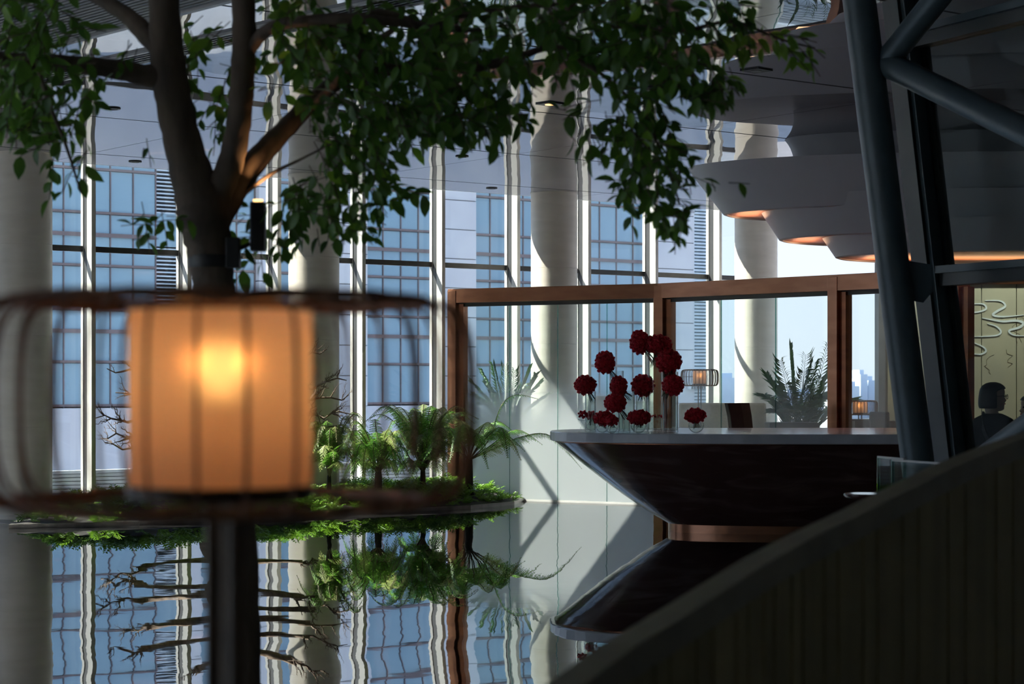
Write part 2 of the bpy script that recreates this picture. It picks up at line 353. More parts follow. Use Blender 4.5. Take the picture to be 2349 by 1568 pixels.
# solid walls around the hall behind and beside the camera
def wall(name, a, b, z0, z1, mat, label, t=.2):
    d = Vector((b[0]-a[0], b[1]-a[1])).normalized(); nn = Vector((-d.y, d.x))
    o = MB().beam(v3(Vector(a), (z0+z1)/2), v3(Vector(b), (z0+z1)/2), t, z1-z0, side=v3(nn, 0)).build(name, mat)
    return tag(o, label, 'wall', kind='structure')
yl = FP(-9.5, GL).y
wall('wall_back', (-12.6, -4.1), (9.6, -4.1), 0, CEIL+.2, 'wall_dark', 'plain wall behind the viewpoint')
wall('wall_right', (9.6, -4), (9.6, 27.3), 0, CEIL+.2, 'wall_dark', 'plain wall beside the hall on the right')
wr = struct('wall_left', (-12.6, 7, 0), 'wall on the left with a long unseen window band added for fill light', 'wall')  # window band opened out of view to bring fill daylight into the hall
MB().box((-12.6, -3.75, CEIL/2), (.2, .5, CEIL)).build('pier', 'wall_dark', wr); MB().box((-12.6, (yl+.4+11.5)/2, CEIL/2), (.2, yl+.4-11.5, CEIL)).build('pier', 'wall_dark', wr)
MB().box((-12.6, 4, .2), (.2, 15, .4)).build('sill', 'wall_dark', wr); MB().box((-12.6, 4, CEIL-.02), (.2, 15, .4)).build('lintel', 'wall_dark', wr)
for k in range(6): MB().box((-12.6, -3.5+3*k, CEIL/2), (.12, .12, CEIL-.6)).build('mullion', 'mullion_white', wr)
for k in range(5): MB().box((-12.6, -2+3*k, CEIL/2), (.012, 2.86, CEIL-.8)).build('pane', 'window_glass', wr)

# window wall: bays between deep fins, transom, glass
S0 = .56-2; BW = SP/3; TR = 3.23; TOP = 5.1
mull_s = [S0+BW*k for k in range(-5, 12)]
def fin_meshes():
    a = MB().box((0, -.03, TOP/2), (.055, .06, TOP)).mesh('fin_back', 'mullion_white')
    b = MB().box((0, -.115, TOP/2), (.035, .11, TOP)).mesh('fin_groove', 'mullion_groove')
    c = MB().box((0, -.235, TOP/2), (.055, .13, TOP)).mesh('fin_blade', 'mullion_white')
    return a, b, c
fm = fin_meshes()
for k, s in enumerate(mull_s[:-1]):
    w = struct('window_%d' % (k+1), v3(FP(s, GL), 0))
    base = Matrix.Translation(v3(FP(s, GL), 0)) @ AXU.to_4x4()
    for nme, me in zip(('mullion', 'mullion_groove', 'mullion_fin'), fm): inst(nme, me, w, base)
    MB().box(v3(FP(s+BW/2, GL-.03), TR), (BW-.06, .06, .07), AXU).build('transom', 'black_metal', w)
    MB().box(v3(FP(s+BW/2, GL-.03), .03), (BW-.06, .06, .06), AXU).build('sill', 'mullion_groove', w)
    MB().box(v3(FP(s+.04, GL-.012), TOP/2), (.02, .03, TOP), AXU).build('gasket', 'black_metal', w)
    for z0, z1 in ((.06, TR-.035), (TR+.035, TOP)):
        MB().box(v3(FP(s+BW/2, GL), (z0+z1)/2), (BW-.06, .012, z1-z0), AXU).build('pane', 'window_glass', w)
    bl = tag(w, None, None)
ws = struct('window_head', v3(FP(2, GL), TOP)); MB().box(v3(FP(2.1, GL-.2), TOP+.1), (23.4, .7, .2), AXU).build('head_slab', 'mullion_white', ws); tag(ws, 'pale soffit closing the slot above the window wall', 'soffit')

# columns
def column(k, label):
    c = FP(k*SP, 0); t = thing('round_column', v3(c, 0), label, 'column', 'round stone columns along the window wall')
    zs = [0, 1.06, 2.12, 3.18, CEIL]
    for i in range(4):
        z0, z1 = zs[i]+(.0008 if i else .05), zs[i+1]-.0008
        MB().lathe(v3(c, 0), [(.326, z0), (.326, z1)], 64).build('drum', 'column_stone', t)
    MB().lathe(v3(c, 0), [(.34, 0), (.34, .045), (.33, .05)], 64).build('base_ring', 'column_stone', t)
    MB().lathe(v3(c, 0), [(.335, CEIL-.012), (.335, CEIL-.001)], 64).build('collar', 'column_stone', t)
column(0, 'shaded stone column at the left edge of the hall'); column(1, 'stone column rising behind the leafy branches and planting bed')
column(2, 'sunlit stone column behind the frosted end of the bronze glass screen'); column(3, 'stone column behind the floor lamp and the tiered white canopy')

# downlights in the ceiling
def downlight(px, py, shape, label):
    c = PZ(px, py, CEIL); t = thing('ceiling_downlight', c, label, 'downlight', 'downlights in the glossy ceiling')
    if shape == 'round':
        MB().lathe(c, [(.05, -.012), (.075, -.012), (.08, -.002), (.05, -.002)], 20, cap=False).build('bezel', 'black_metal', t)
        MB().lathe(c, [(.05, -.006), (.05, -.003)], 20).build('lens', 'slat_grey', t)
    else:
        h = .10
        MB().box(c+Vector((0, 0, -.006)), (2*h, 2*h, .01), Matrix.Rotation(PI/4, 3, 'Z')).build('bezel', 'black_metal', t)
        MB().lathe(c, [(.05, -.016), (.05, -.0112)], 16).build('lens', 'downlight_glow' if shape == 'lit' else 'slat_grey', t)
downlight(1262, 237, 'lit', 'square black downlight glowing amber in the glossy ceiling'); downlight(1735, 160, 'square', 'square unlit black downlight above the white canopy')
downlight(1490, 200, 'round', 'round downlight among the leaf tips right of the amber one'); downlight(1060, 358, 'round', 'round downlight between two mullion reflections mid ceiling')
downlight(1128, 431, 'round', 'round downlight close to the glass beside the sunlit column'); downlight(310, 370, 'round', 'round downlight near the glass left of the tree trunk')
downlight(258, 248, 'round', 'round downlight under the horizontal left limb of the tree')

# ================================================================== outside
tr_ = prism([tuple(FP(-14, GL+.02)), tuple(FP(-14, GL+3.2)), tuple(FP(20, GL+3.2)), tuple(FP(20, GL+.02))][::-1], -.25, -.06).build('terrace', 'paving'); tag(tr_, 'pale paved terrace outside the window wall', 'terrace', kind='structure')
gr = prism([(-400, 34), (400, 34), (400, 900), (-400, 900)], -6.2, -6.0).build('street_ground', 'paving'); tag(gr, 'pale ground far below the terrace', 'ground', kind='structure')
ep = MB().box(v3(FP(-2.75, 2.75), 3.4), (1.3, 1.3, 7.2), AXU).build('added_shade_pier', 'column_stone'); tag(ep, 'unseen square stone pier added outside the glass to shade the left column', 'pier', kind='structure')  # added out of view to keep the sun off the first column
pw = thing('terrace_parapet', v3(FP(5, GL+2.9), -.06), 'low grey parapet clad in horizontal boards outside the glass', 'parapet')
for k in range(8): MB().box(v3(FP(3, GL+2.9), -.03+.052*k), (34, .03 if k < 7 else .16, .042), AXU).build('board', 'siding', pw)
MB().box(v3(FP(3, GL+2.96), .13), (34, .06, .36), AXU).build('backing', 'slat_grey', pw)
# office block opposite
BY = 90.0; b0 = P(900, YH, BY).xy
def bs(px):                                          # distance along the block's front seen at photo column px
    k = (px-CX)/F                                    # X = k*Y
    return (k*b0.y-b0.x)/(U.x-k*U.y)
def bpnt(s, out, z): return v3(b0+U*s-NO*out, z)
blk = thing('office_building', bpnt(bs(800), 0, -6), 'pale stone office block with blue glass windows across the street', 'building')
zb = lambda py: CZ+(YH-py)/F*BY
rows = [zb(927)]
fl_h = [90/51.1, 63/51.1, 46/51.1]
z = zb(927)
for k in range(12): rows.append(rows[-1]+fl_h[k % 3])
rows = [rows[0]-6*1.0] + rows
s_end = bs(1640)
MB().box(bpnt((bs(-80)+s_end)/2, -6, 4), (s_end-bs(-80), 10.6, 30), AXU).build('core', 'louver_dark', blk)
def bbox(name, s0, s1, z0, z1, out0, out1, mat, par): return MB().box(bpnt((s0+s1)/2, (out0+out1)/2, (z0+z1)/2), (s1-s0, out1-out0, z1-z0), AXU).build(name, mat, par)
bbox('plinth', bs(-80), s_end, -6, zb(930), -.6, .25, 'stone_facade', blk); bbox('parapet', bs(-80), s_end, 17.6, 19, -.6, .3, 'stone_facade', blk)
piers = [(412, 455), (585, 622), (755, 833), (1000, 1082), (1238, 1332), (1490, 1582)]
for a, b in piers:
    s0, s1 = bs(a), bs(b); zz = zb(930)
    while zz < 17.5:
        bbox('stone_panel', s0, s1, zz+.02, zz+1.32, -.5, .35, 'stone_facade', blk); zz += 1.34
    bbox('pier_core', s0+.03, s1-.03, zb(930), 17.6, -.6, .31, 'louver_dark', blk)
bays = [(-80, 356, 8, 0), (457, 583, 3, 1), (624, 753, 3, 2), (836, 998, 4, 3), (1084, 1236, 4, 4), (1335, 1488, 4, 5)]
pane_cache = {}
for a, b, n, _ in bays:
    s0, s1 = bs(a), bs(b); w = (s1-s0)/n
    for r in range(1, len(rows)-1):
        z0, z1 = rows[r], rows[r+1]
        if z0 > 16.2: continue
        wd = bpy.data.objects.new('window', None); link(wd, blk, Matrix.Translation(bpnt((s0+s1)/2, 0, z0)))
        MB().box(bpnt((s0+s1)/2, .03, z0+.05), (s1-s0, .14, .10 if r % 3 else .16), AXU).build('rail', 'facade_frame', wd)
        for k in range(n):
            key = (round(w, 3), round(z1-z0, 3))
            if key not in pane_cache: pane_cache[key] = MB().box((0, 0, 0), (w-.06, .04, z1-z0-.1), AXU).mesh('pane', 'facade_glass')
            tilt = Matrix.Rotation(random.uniform(-.004, .004), 4, 'Z')
            inst('pane', pane_cache[key], wd, Matrix.Translation(bpnt(s0+w*(k+.5), 0, (z0+z1)/2+.03)) @ tilt)
            if k: pass
    for k in range(n+1):
        MB().box(bpnt(s0+w*k, .02, 8.8), (.05, .1, 17.4), AXU).build('mullion', 'facade_frame', blk)
for a, b, mt, dz, nm, zlo, zhi in ((358, 411, 'louver_pale', .16, 'louver', zb(520), 17, ), (358, 411, 'louver_pale', .16, 'louver', zb(760), zb(590))):
    s0, s1 = bs(a), bs(b); bbox('louver_back', s0, s1, zlo, zhi, -.35, -.3, 'louver_dark', blk); zz = zlo
    while zz < zhi: bbox(nm, s0, s1, zz, zz+.055, -.28, .02, mt, blk); zz += dz
bbox('wall_panel', bs(358), bs(411), zb(590), zb(520), -.4, 0, 'facade_glass', blk); bbox('wall_panel', bs(358), bs(411), zb(930), zb(760), -.4, 0, 'facade_glass', blk)
s0, s1 = bs(1582), bs(1640); bbox('louver_back', s0, s1, zb(930), 17.5, -.35, -.3, 'facade_glass', blk); zz = zb(928)
mb = MB()
while zz < 16: bbox('louver', s0, s1-.1, zz, zz+.10, -.25, .05, 'louver_pale', blk); zz += .17
# sign board on the block's end
sg = thing('wall_sign', bpnt(bs(1600), .5, zb(895)), 'small white sign board with dark lettering on the office block', 'sign')
sa, sb_ = bs(1563), bs(1635); bbox('board', sa, sb_, zb(894), zb(876), .45, .6, 'sign_white', sg)
def text_obj(body, h, pos, mat, parent, ax):
    cu = bpy.data.curves.new('lettering', 'FONT'); cu.body = body; cu.size = h; cu.extrude = .01; cu.materials.append(M[mat]); cu.align_x = 'LEFT'
    r = Matrix((ax[0], ax[1], ax[2])).transposed().to_4x4()
    tmp = bpy.data.objects.new('lettering', cu); COL.objects.link(tmp); bpy.context.view_layer.update()
    me = bpy.data.meshes.new_from_object(tmp.evaluated_get(bpy.context.evaluated_depsgraph_get())); bpy.data.objects.remove(tmp)
    if not me.materials: me.materials.append(M[mat])
    return link(bpy.data.objects.new('lettering', me), parent, Matrix.Translation(pos) @ r)
u3 = v3(U, 0); n3 = v3(-NO, 0)
text_obj('CONF INTERNATIONAL', .175, bpnt(bs(1567), .62, zb(886.5)), 'sign_ink', sg, (u3, Vector((0, 0, 1)), n3))
for k in range(6):
    for j in range(3):
        bbox('glyph_stroke', bs(1567)+.17*k, bs(1567)+.17*k+.13, zb(893)+.045*j, zb(893)+.045*j+.022, .6, .63, 'sign_ink', sg)
    bbox('glyph_stroke', bs(1567)+.17*k+.05, bs(1567)+.17*k+.075, zb(893), zb(893)+.115, .6, .63, 'sign_ink', sg)
# hazy skyline
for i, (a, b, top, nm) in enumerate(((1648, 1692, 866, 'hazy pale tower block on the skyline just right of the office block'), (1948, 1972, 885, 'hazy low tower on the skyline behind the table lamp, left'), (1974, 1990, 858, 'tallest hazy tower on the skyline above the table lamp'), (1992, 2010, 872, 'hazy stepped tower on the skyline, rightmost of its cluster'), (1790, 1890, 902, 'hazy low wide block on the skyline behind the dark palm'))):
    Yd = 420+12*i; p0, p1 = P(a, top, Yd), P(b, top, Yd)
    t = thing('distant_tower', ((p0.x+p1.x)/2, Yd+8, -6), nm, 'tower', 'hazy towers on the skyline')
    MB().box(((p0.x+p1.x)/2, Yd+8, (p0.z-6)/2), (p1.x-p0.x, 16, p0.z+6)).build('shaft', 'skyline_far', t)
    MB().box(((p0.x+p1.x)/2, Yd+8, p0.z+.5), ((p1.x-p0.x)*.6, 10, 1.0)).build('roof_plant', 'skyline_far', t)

# ================================================================== bronze framed glass screen
scr = [P(1045, YH, 27.25).xy, P(1520, YH, 25.75).xy, P(1922, YH, 23.7).xy, P(2200, YH, 22.4).xy]
SH = 2.84
gs = thing('bronze_screen', v3(scr[0], 0), 'bronze framed glass screen with frosted lower glass behind the desk', 'screen')
for i, p in enumerate(scr):
    d = (scr[min(i+1, 3)]-scr[max(i-1, 0)]).normalized(); nn = Vector((-d.y, d.x))
    ax = Matrix(((d.x, nn.x, 0), (d.y, nn.y, 0), (0, 0, 1)))
    wd = .13 if i == 0 else .14
    bevel(MB().box(v3(p, (SH-.02)/2), (wd, .22, SH-.02), ax).build('post', 'bronze', gs), .004)
    MB().box(v3(p+d*(wd/2+.05), (SH-.2)/2), (.085, .12, SH-.2), ax).build('post_reveal', 'bronze_dark', gs)
for i in range(3):
    a, b = scr[i], scr[i+1]; d = (b-a).normalized(); nn = Vector((-d.y, d.x)); L = (b-a).length
    bevel(MB().beam(v3(a-d*(.065 if i == 0 else 0), SH-.09), v3(b+d*.0, SH-.09), .2, .19, side=v3(nn, 0)).build('top_beam', 'bronze', gs), .004)
    MB().beam(v3(a, SH-.21), v3(b, SH-.21), .03, .05, side=v3(nn, 0)).build('head_channel', 'mullion_groove', gs)
    MB().beam(v3(a, .012), v3(b, .012), .05, .024, side=v3(nn, 0)).build('floor_channel', 'trim_light', gs)
    n = [4, 3, 2][i]; x0, x1 = .12, L-.07; w = (x1-x0)/n
    for k in range(n):
        p = MB().beam(v3(a+d*(x0+w*k+.004), (SH-.21)/2), v3(a+d*(x0+w*(k+1)-.004), (SH-.21)/2), .012, SH-.24, side=v3(nn, 0)).build('glass_pane', 'frosted_glass' if i == 0 else 'frosted_light', gs)
        if k: MB().beam(v3(a+d*(x0+w*k-.004), (SH-.21)/2), v3(a+d*(x0+w*k+.004), (SH-.21)/2), .013, SH-.24, side=v3(nn, 0)).build('glass_joint', 'edge_glass', gs)

# ================================================================== planting bed
front = [PZ(x, y, .03).xy for x, y in ((20, 1206), (130, 1203), (320, 1198), (520, 1188), (700, 1180), (900, 1170), (1080, 1161), (1180, 1152))]
endp = PZ(1208, 1141, .03).xy
back = [FP(s, .62) for s in (6.6, 5.2, 3.5, 1.8, .4)]
bed = [tuple(p) for p in front]+[tuple(endp)]+[tuple(p) for p in back]
pb = thing('planting_bed', v3(FP(3, 0), 0), 'long low stone rimmed planting bed in front of the window wall', 'planter')
prism(bed, 0, .045).build('rim', 'rim_stone', pb)
cen = Vector((sum(p[0] for p in bed)/len(bed), sum(p[1] for p in bed)/len(bed)))
def inpoly(x, y, poly):
    c = False; j = len(poly)-1
    for i in range(len(poly)):
        xi, yi = poly[i]; xj, yj = poly[j]
        if (yi > y) != (yj > y) and x < (xj-xi)*(y-yi)/(yj-yi)+xi: c = not c
        j = i
    return c
def edge_dist(x, y, poly):
    m = 9e9; p = Vector((x, y))
    for i in range(len(poly)):
        a, b = Vector(poly[i]), Vector(poly[(i+1) % len(poly)]); ab = b-a
        t = max(0, min(1, (p-a).dot(ab)/max(ab.dot(ab), 1e-9))); m = min(m, (p-a-ab*t).length)
    return m
def soil_z(x, y): return .045+min(.16, .22*max(0, edge_dist(x, y, bed)-.05))
rings = []
for q_ in (0, .25, .5, .8, .98):
    ring = []
    for p in bed:
        v = Vector(p)+(cen-Vector(p))*q_; pp = v if q_ else Vector(p)+(cen-Vector(p)).normalized()*.06
        ring.append(Vector((pp.x, pp.y, .046 if q_ == 0 else soil_z(pp.x, pp.y))))
    rings.append(ring)
MB().loft(rings, cap0=False).build('soil', 'soil', pb)

def add_leaf(mb, base, d, up, L, wd, curl=.2):       # small folded blade
    d = d.normalized(); s = d.cross(up)
    if s.length < 1e-4: s = d.orthogonal()
    s.normalize(); u2 = s.cross(d)
    m = base+d*L*.5+u2*L*curl*.25; t = base+d*L-u2*L*curl*.5
    mb.add([base, m+s*wd/2, t, m-s*wd/2], [(0, 1, 2, 3)], False)
def frond(mb, path, plen, npin, npinn, stem_r=.006, bare=.15, wid=.17, droop=.4, stem_mb=None):
    """fern frond: rachis along path, paired pinnae carrying paired pinnules"""
    path = smoothpath(path, 5); n = len(path)
    (stem_mb or mb).tube(path, [stem_r*(1-.8*i/(n-1)) for i in range(n)], 5, caps=False)
    cum = [0]
    for i in range(1, n): cum.append(cum[-1]+(path[i]-path[i-1]).length)
    L = cum[-1]
    def at(t):
        x = t*L
        for i in range(1, n):
            if cum[i] >= x:
                f = (x-cum[i-1])/max(1e-9, cum[i]-cum[i-1]); return path[i-1].lerp(path[i], f), (path[i]-path[i-1]).normalized()
        return path[-1], (path[-1]-path[-2]).normalized()
    for k in range(npin):
        t = bare+(1-bare)*(k+.5)/npin; p, d = at(t)
        u = (t-bare)/(1-bare); ln_ = plen*(math.sin(PI*min(1, .18+.82*(1-u)**.8))**.7 if u < 1 else 0)*(.55+.45*(1-u))
        ln_ = plen*max(.12, (1-u)**.75)*(.55+.45*min(1, u*5))
        side = d.cross(Vector((0, 0, 1)))
        if side.length < .05: side = Vector((1, 0, 0))
        side.normalize()
        for sg_ in (-1, 1):
            dr = (side*sg_*.9+d*.45+Vector((0, 0, -droop*(.4+.6*RNG.random())))).normalized()
            m = max(2, int(npinn*ln_/plen)); b0_ = p.copy(); dd_ = dr.copy()
            up_ = d.cross(dr)*sg_
            for j in range(m):
                pl = ln_*wid*(1-.7*j/m)+.004; step = ln_/m
                for s2 in (-1, 1):
                    sd = (dd_.cross(up_)*s2+dd_*.55).normalized()
                    add_leaf(mb, b0_, sd, up_, pl, step*1.1, .2)
                dd_ = (dd_+Vector((0, 0, -.06))).normalized(); b0_ = b0_+dd_*step
            add_leaf(mb, b0_, dd_, up_, ln_*.12, ln_*.06, .1)

def tree_fern(base, trunk_h, trunk_r, fronds, label, plen=.22, mats=('fern_green',), wid=.17):
    t = thing('tree_fern', base, label, 'fern')
    pr = [(trunk_r*1.15, 0), (trunk_r, trunk_h*.25), (trunk_r*.92, trunk_h*.6), (trunk_r*.8, trunk_h), (trunk_r*.3, trunk_h+.05)]
    MB().lathe(base, pr, 12).build('trunk', 'fern_trunk', t)
    top = Vector(base)+Vector((0, 0, trunk_h))
    for i, fr in enumerate(fronds):
        mb = MB(); st = MB(); pts = [top+Vector((0, 0, -.02))]+[Vector(q) for q in fr]
        Lf = sum((pts[i+1]-pts[i]).length for i in range(len(pts)-1))
        frond(mb, pts, plen*random.uniform(.85, 1.1), max(12, int(Lf/.045)), 11, .009, wid=wid, bare=random.uniform(.22, .34), stem_mb=st)
        o = mb.build('frond', mats[i % len(mats)], t); st.build('stalk', 'fern_stem', o)
    return t
def arc(b, px, py, Y, rise=.25):                     # from crown top b over an arch to the photo point
    e = P(px, py, Y); m = (b+e)/2+Vector((0, 0, rise)); return [b.lerp(m, .5)+Vector((0, 0, rise*.35)), m, e]
# right tree fern beside the frosted glass
bt = P(1076, 1118, 25.9); bz = soil_z(bt.x, bt.y); base = Vector((bt.x, bt.y, bz-.02)); th = P(0, 1052, 25.9).z-base.z; top = base+Vector((0, 0, th))
f1 = [[P(1120, 1010, 25.8), P(1150, 930, 25.8), P(1185, 905, 25.8), P(1235, 915, 25.8)], [P(1130, 1030, 25.7), P(1200, 1000, 25.5), P(1265, 1000, 25.4), P(1335, 1075, 25.3)],
      [P(1110, 1000, 26.1), P(1140, 965, 26.2), P(1190, 1000, 26.3)], [P(1120, 1030, 25.5), P(1165, 1005, 25.2), P(1195, 1055, 25.0)], [P(1050, 1020, 25.7), P(1010, 985, 25.4), P(975, 1050, 25.2)],
      [P(1060, 1010, 26.0), P(1030, 980, 26.3), P(985, 1010, 26.4)], [P(1075, 1000, 25.5), P(1060, 975, 25.0), P(1030, 1060, 24.7)], [P(1070, 990, 26.2), P(1050, 960, 26.4), P(1000, 960, 26.5)],
      [P(1110, 1010, 25.6), P(1150, 980, 25.2), P(1165, 1050, 24.9)], [P(1045, 1030, 25.5), P(1000, 1010, 25.1), P(955, 1085, 25.0)],
      [P(1105, 1020, 25.9), P(1150, 990, 25.8), P(1205, 1035, 25.6)], [P(1095, 1000, 25.7), P(1120, 968, 25.4), P(1150, 1010, 25.1)], [P(1085, 1020, 25.4), P(1095, 995, 24.9), P(1120, 1075, 24.6)], [P(1120, 1025, 26.1), P(1185, 985, 26.1), P(1245, 1020, 26.0)]]
tree_fern(base, th, .055, f1, 'tree fern with spreading arms reaching toward the desk', .21, ('fern_green', 'fern_green', 'fern_green', 'fern_pale'), .2)
# left bushy tree fern
rf = random.Random(4)
def mound(cx, n, rx, pk0, pk1, d0, d1, Y, dY, b):
    """fronds rising from crown b, peaking between photo rows pk0..pk1 and drooping by d0..d1 rows"""
    out = []
    for k in range(n):
        a = 2*PI*(k+rf.uniform(-.3, .3))/n; r = rf.uniform(.75, 1.1); pk = rf.uniform(pk0, pk1); ca, sa = math.cos(a)*r, math.sin(a)*r
        e = P(cx+rx*ca, pk+rf.uniform(d0, d1), Y+dY*sa); m = P(cx+rx*ca*.66, pk, Y+dY*sa*.66)
        q_ = b.lerp(m, .45); q_.z = b.z+(m.z-b.z)*.68; out.append([q_, m, e])
    return out
bt = P(868, 1115, 25.0); base = Vector((bt.x, bt.y, soil_z(bt.x, bt.y)-.02)); th = P(0, 1082, 25.0).z-base.z; tp_ = base+Vector((0, 0, th))
tree_fern(base, th, .05, mound(858, 28, 118, 985, 1030, 40, 85, 25.0, .7, tp_)+mound(855, 8, 70, 960, 990, 20, 50, 25.0, .5, tp_)+mound(860, 16, 85, 1035, 1060, 25, 50, 24.9, .6, tp_), 'bushy drooping tree fern beside the stone column', .16, ('fern_green', 'fern_green', 'fern_pale'))
# middle tall fern, flat crown
bt = P(970, 1115, 25.9); base = Vector((bt.x, bt.y, soil_z(bt.x, bt.y)-.02)); th = P(0, 1080, 25.9).z-base.z; tp_ = base+Vector((0, 0, th))
tree_fern(base, th, .04, mound(970, 20, 145, 922, 950, 8, 40, 25.9, .8, tp_)+mound(985, 16, 95, 975, 1010, 25, 70, 25.8, .8, tp_)+mound(975, 10, 80, 1030, 1060, 25, 45, 25.7, .6, tp_), 'tall flat crowned tree fern between the other ferns', .19, ('fern_green', 'fern_pale', 'fern_green', 'fern_green'))
# pale fern in front of the stone column
bt = P(755, 1118, 24.4); base = Vector((bt.x, bt.y, soil_z(bt.x, bt.y)-.02)); th = P(0, 1092, 24.4).z-base.z; tp_ = base+Vector((0, 0, th))
tree_fern(base, th, .03, mound(762, 18, 80, 935, 985, 15, 50, 24.4, .4, tp_)+mound(762, 12, 55, 1010, 1060, 20, 45, 24.3, .4, tp_), 'pale feathery fern in front of the stone column', .16, ('fern_pale', 'fern_green'))
# ground cover
mb = MB(); cnt = 0
minx, maxx = min(p[0] for p in bed), max(p[0] for p in bed); miny, maxy = min(p[1] for p in bed), max(p[1] for p in bed)
while cnt < 620:
    x, y = random.uniform(minx, maxx), random.uniform(miny, maxy)
    if not inpoly(x, y, bed): continue
    ed = edge_dist(x, y, bed)
    if ed < .05 or (Vector((x, y))-FP(SP, 0)).length < .4: continue
    cnt += 1; b = Vector((x, y, soil_z(x, y)-.01)); r = random.uniform(.12, .24)*(1 if ed > .3 else .65)
    for k in range(random.randint(5, 8)):
        a = random.uniform(0, 2*PI); el = random.uniform(.5, 1.25); d = Vector((math.cos(a)*math.cos(el), math.sin(a)*math.cos(el), math.sin(el)))
        p = b.copy(); nst = 7; side = d.cross(Vector((0, 0, 1))).normalized()
        for j in range(nst):
            q2 = p+d*r/nst; wdt = r*.30*math.sin(PI*(j+1.0)/(nst+1.2))
            for sg_ in (-1, 1): add_leaf(mb, p, (side*sg_+d*.5), d.cross(side)*1.0, wdt+.012, r/nst*.8, .25)
            d = (d+Vector((0, 0, -.17))).normalized(); p = q2
tag(mb.build('ground_cover', 'cover_green'), 'dense low bright green fern ground cover in the planting bed', 'ground cover', kind='stuff')

# bare bonsai-like tree behind the lantern
bt = P(478, 1150, 24.6); base = Vector((bt.x, bt.y, soil_z(bt.x, bt.y)-.03))
bo = thing('bare_tree', base, 'gnarled leafless ornamental tree in the bed behind the lantern', 'tree')
YB = 24.6
trk = [base, P(470, 1090, YB), P(498, 1040, YB+.05), P(480, 985, YB), P(512, 930, YB-.05), P(500, 880, YB), P(520, 840, YB), P(510, 810, YB)]
trk = smoothpath(trk, 4); MB().tube(trk, [.075*(1-.8*i/(len(trk)-1)) for i in range(len(trk))], 10).build('trunk', 'bonsai_bark', bo)
def twiggy(mb, p0, p1, r, depth, rnd, sub=6):
    d = p1-p0; L = d.length; pts = [p0]; n = 6
    for i in range(1, n+1):
        t = i/n; j = Vector((rnd.uniform(-1, 1), rnd.uniform(-1, 1), rnd.uniform(-1, 1)))*L*.07
        pts.append(p0+d*t+(j if i < n else Vector()))
    mb.tube(pts, [r*(1-.75*i/n) for i in range(n+1)], 5 if depth < 2 else 4, caps=False)
    if depth >= 3: return
    for k in range(sub):
        i = rnd.randint(1, n-1) if k else n-1; b = pts[i]
        dr = (d.normalized()*.8+Vector((rnd.uniform(-.6, .6), rnd.uniform(-1, 1), rnd.uniform(-.45, 1.2)))).normalized()
        twiggy(mb, b, b+dr*L*rnd.uniform(.22, .42), r*(1-.75*i/n)*.7, depth+1, rnd, 4)
rb = random.Random(5)
for (sx, sy), (ex, ey), dY in (((500, 880), (245, 845), .0), ((505, 930), (265, 900), -.2), ((490, 985), (215, 960), .1), ((485, 1000), (232, 1005), .3), ((480, 1060), (240, 1015), -.3), ((520, 850), (750, 800), .1), ((510, 880), (795, 872), -.2), ((512, 920), (800, 905), .2),
                               ((495, 960), (808, 950), .0), ((490, 1000), (790, 975), -.3), ((485, 1050), (785, 1050), .1), ((515, 830), (420, 790), .2), ((515, 830), (600, 785), -.2)):
    mb = MB(); a = P(sx, sy, YB); e = P(ex, ey, YB+dY); m = a.lerp(e, .45)+Vector((0, rb.uniform(-.2, .2), rb.uniform(-.14, .08)))
    r0 = .040; pts = smoothpath([a, m, e], 5); mb.tube(pts[:8], [r0*(1-.5*i/8) for i in range(8)], 6, caps=False)
    twiggy(mb, pts[6], e, r0*.6, 0, rb, 9); mb.build('branch', 'bonsai_bark', bo)

# ================================================================== palms behind the screen
def palm(name, base, fronds, label, leaf=.32, pot=True):
    t = thing(name, base, label, 'palm')
    MB().lathe(base, [(.14, 0), (.19, .04), (.22, .30), (.23, .34), (.20, .34), (.19, .30)], 24).build('pot', 'chair_leather', t)
    top = Vector(base)+Vector((0, 0, .32))
    MB().tube([top, top+Vector((0, 0, .3))], [.05, .035], 8).build('stem', 'fern_stem', t)
    b = top+Vector((0, 0, .12))
    for (px, py, Y, rise) in fronds:
        e = P(px, py, Y); m = (b+e)/2+Vector((0, 0, rise)); path = smoothpath([b, b.lerp(m, .55)+Vector((0, 0, rise*.3)), m, e], 6); n = len(path)
        mb = MB(); mb.tube(path, [.009*(1-.8*i/(n-1)) for i in range(n)], 5, caps=False)
        for i in range(int(n*.3), n):
            d = (path[min(i+1, n-1)]-path[i-1]).normalized(); sd = d.cross(Vector((0, 0, 1)))
            if sd.length < .05: sd = Vector((1, 0, 0))
            sd.normalize(); t_ = (i-n*.3)/(n*.7); L = leaf*(1-.55*t_)*(.6+.4*min(1, t_*4))
            for s_ in (-1, 1):
                for hf in (0, .33, .66):
                    p = path[i-1].lerp(path[i], hf); dr = (sd*s_*.75+d*.8+Vector((0, 0, RNG.uniform(-.25, .15)))).normalized()
                    add_leaf(mb, p, dr, dr.cross(sd).cross(dr)+Vector((0, 0, .2)), L*RNG.uniform(.8, 1.1), .030, .35)
        mb.build('frond', 'palm_green', t)
    return t
pbase = P(1165, YH, 27.65); pbase.z = 0
palm('potted_palm', pbase, [(1090, 905, 27.55, .3), (1105, 850, 27.6, .3), (1130, 835, 27.75, .15), (1180, 848, 27.8, .2), (1215, 842, 27.7, .25), (1240, 875, 27.6, .3), (1200, 885, 27.4, .3), (1255, 905, 27.6, .28), (1082, 875, 27.7, .28), (1160, 838, 27.6, .2), (1120, 880, 27.5, .3), (1228, 858, 27.8, .25)], 'sunlit green palm blurred behind the frosted glass', .27)
pbase = P(1832, YH, 26.6); pbase.z = 0
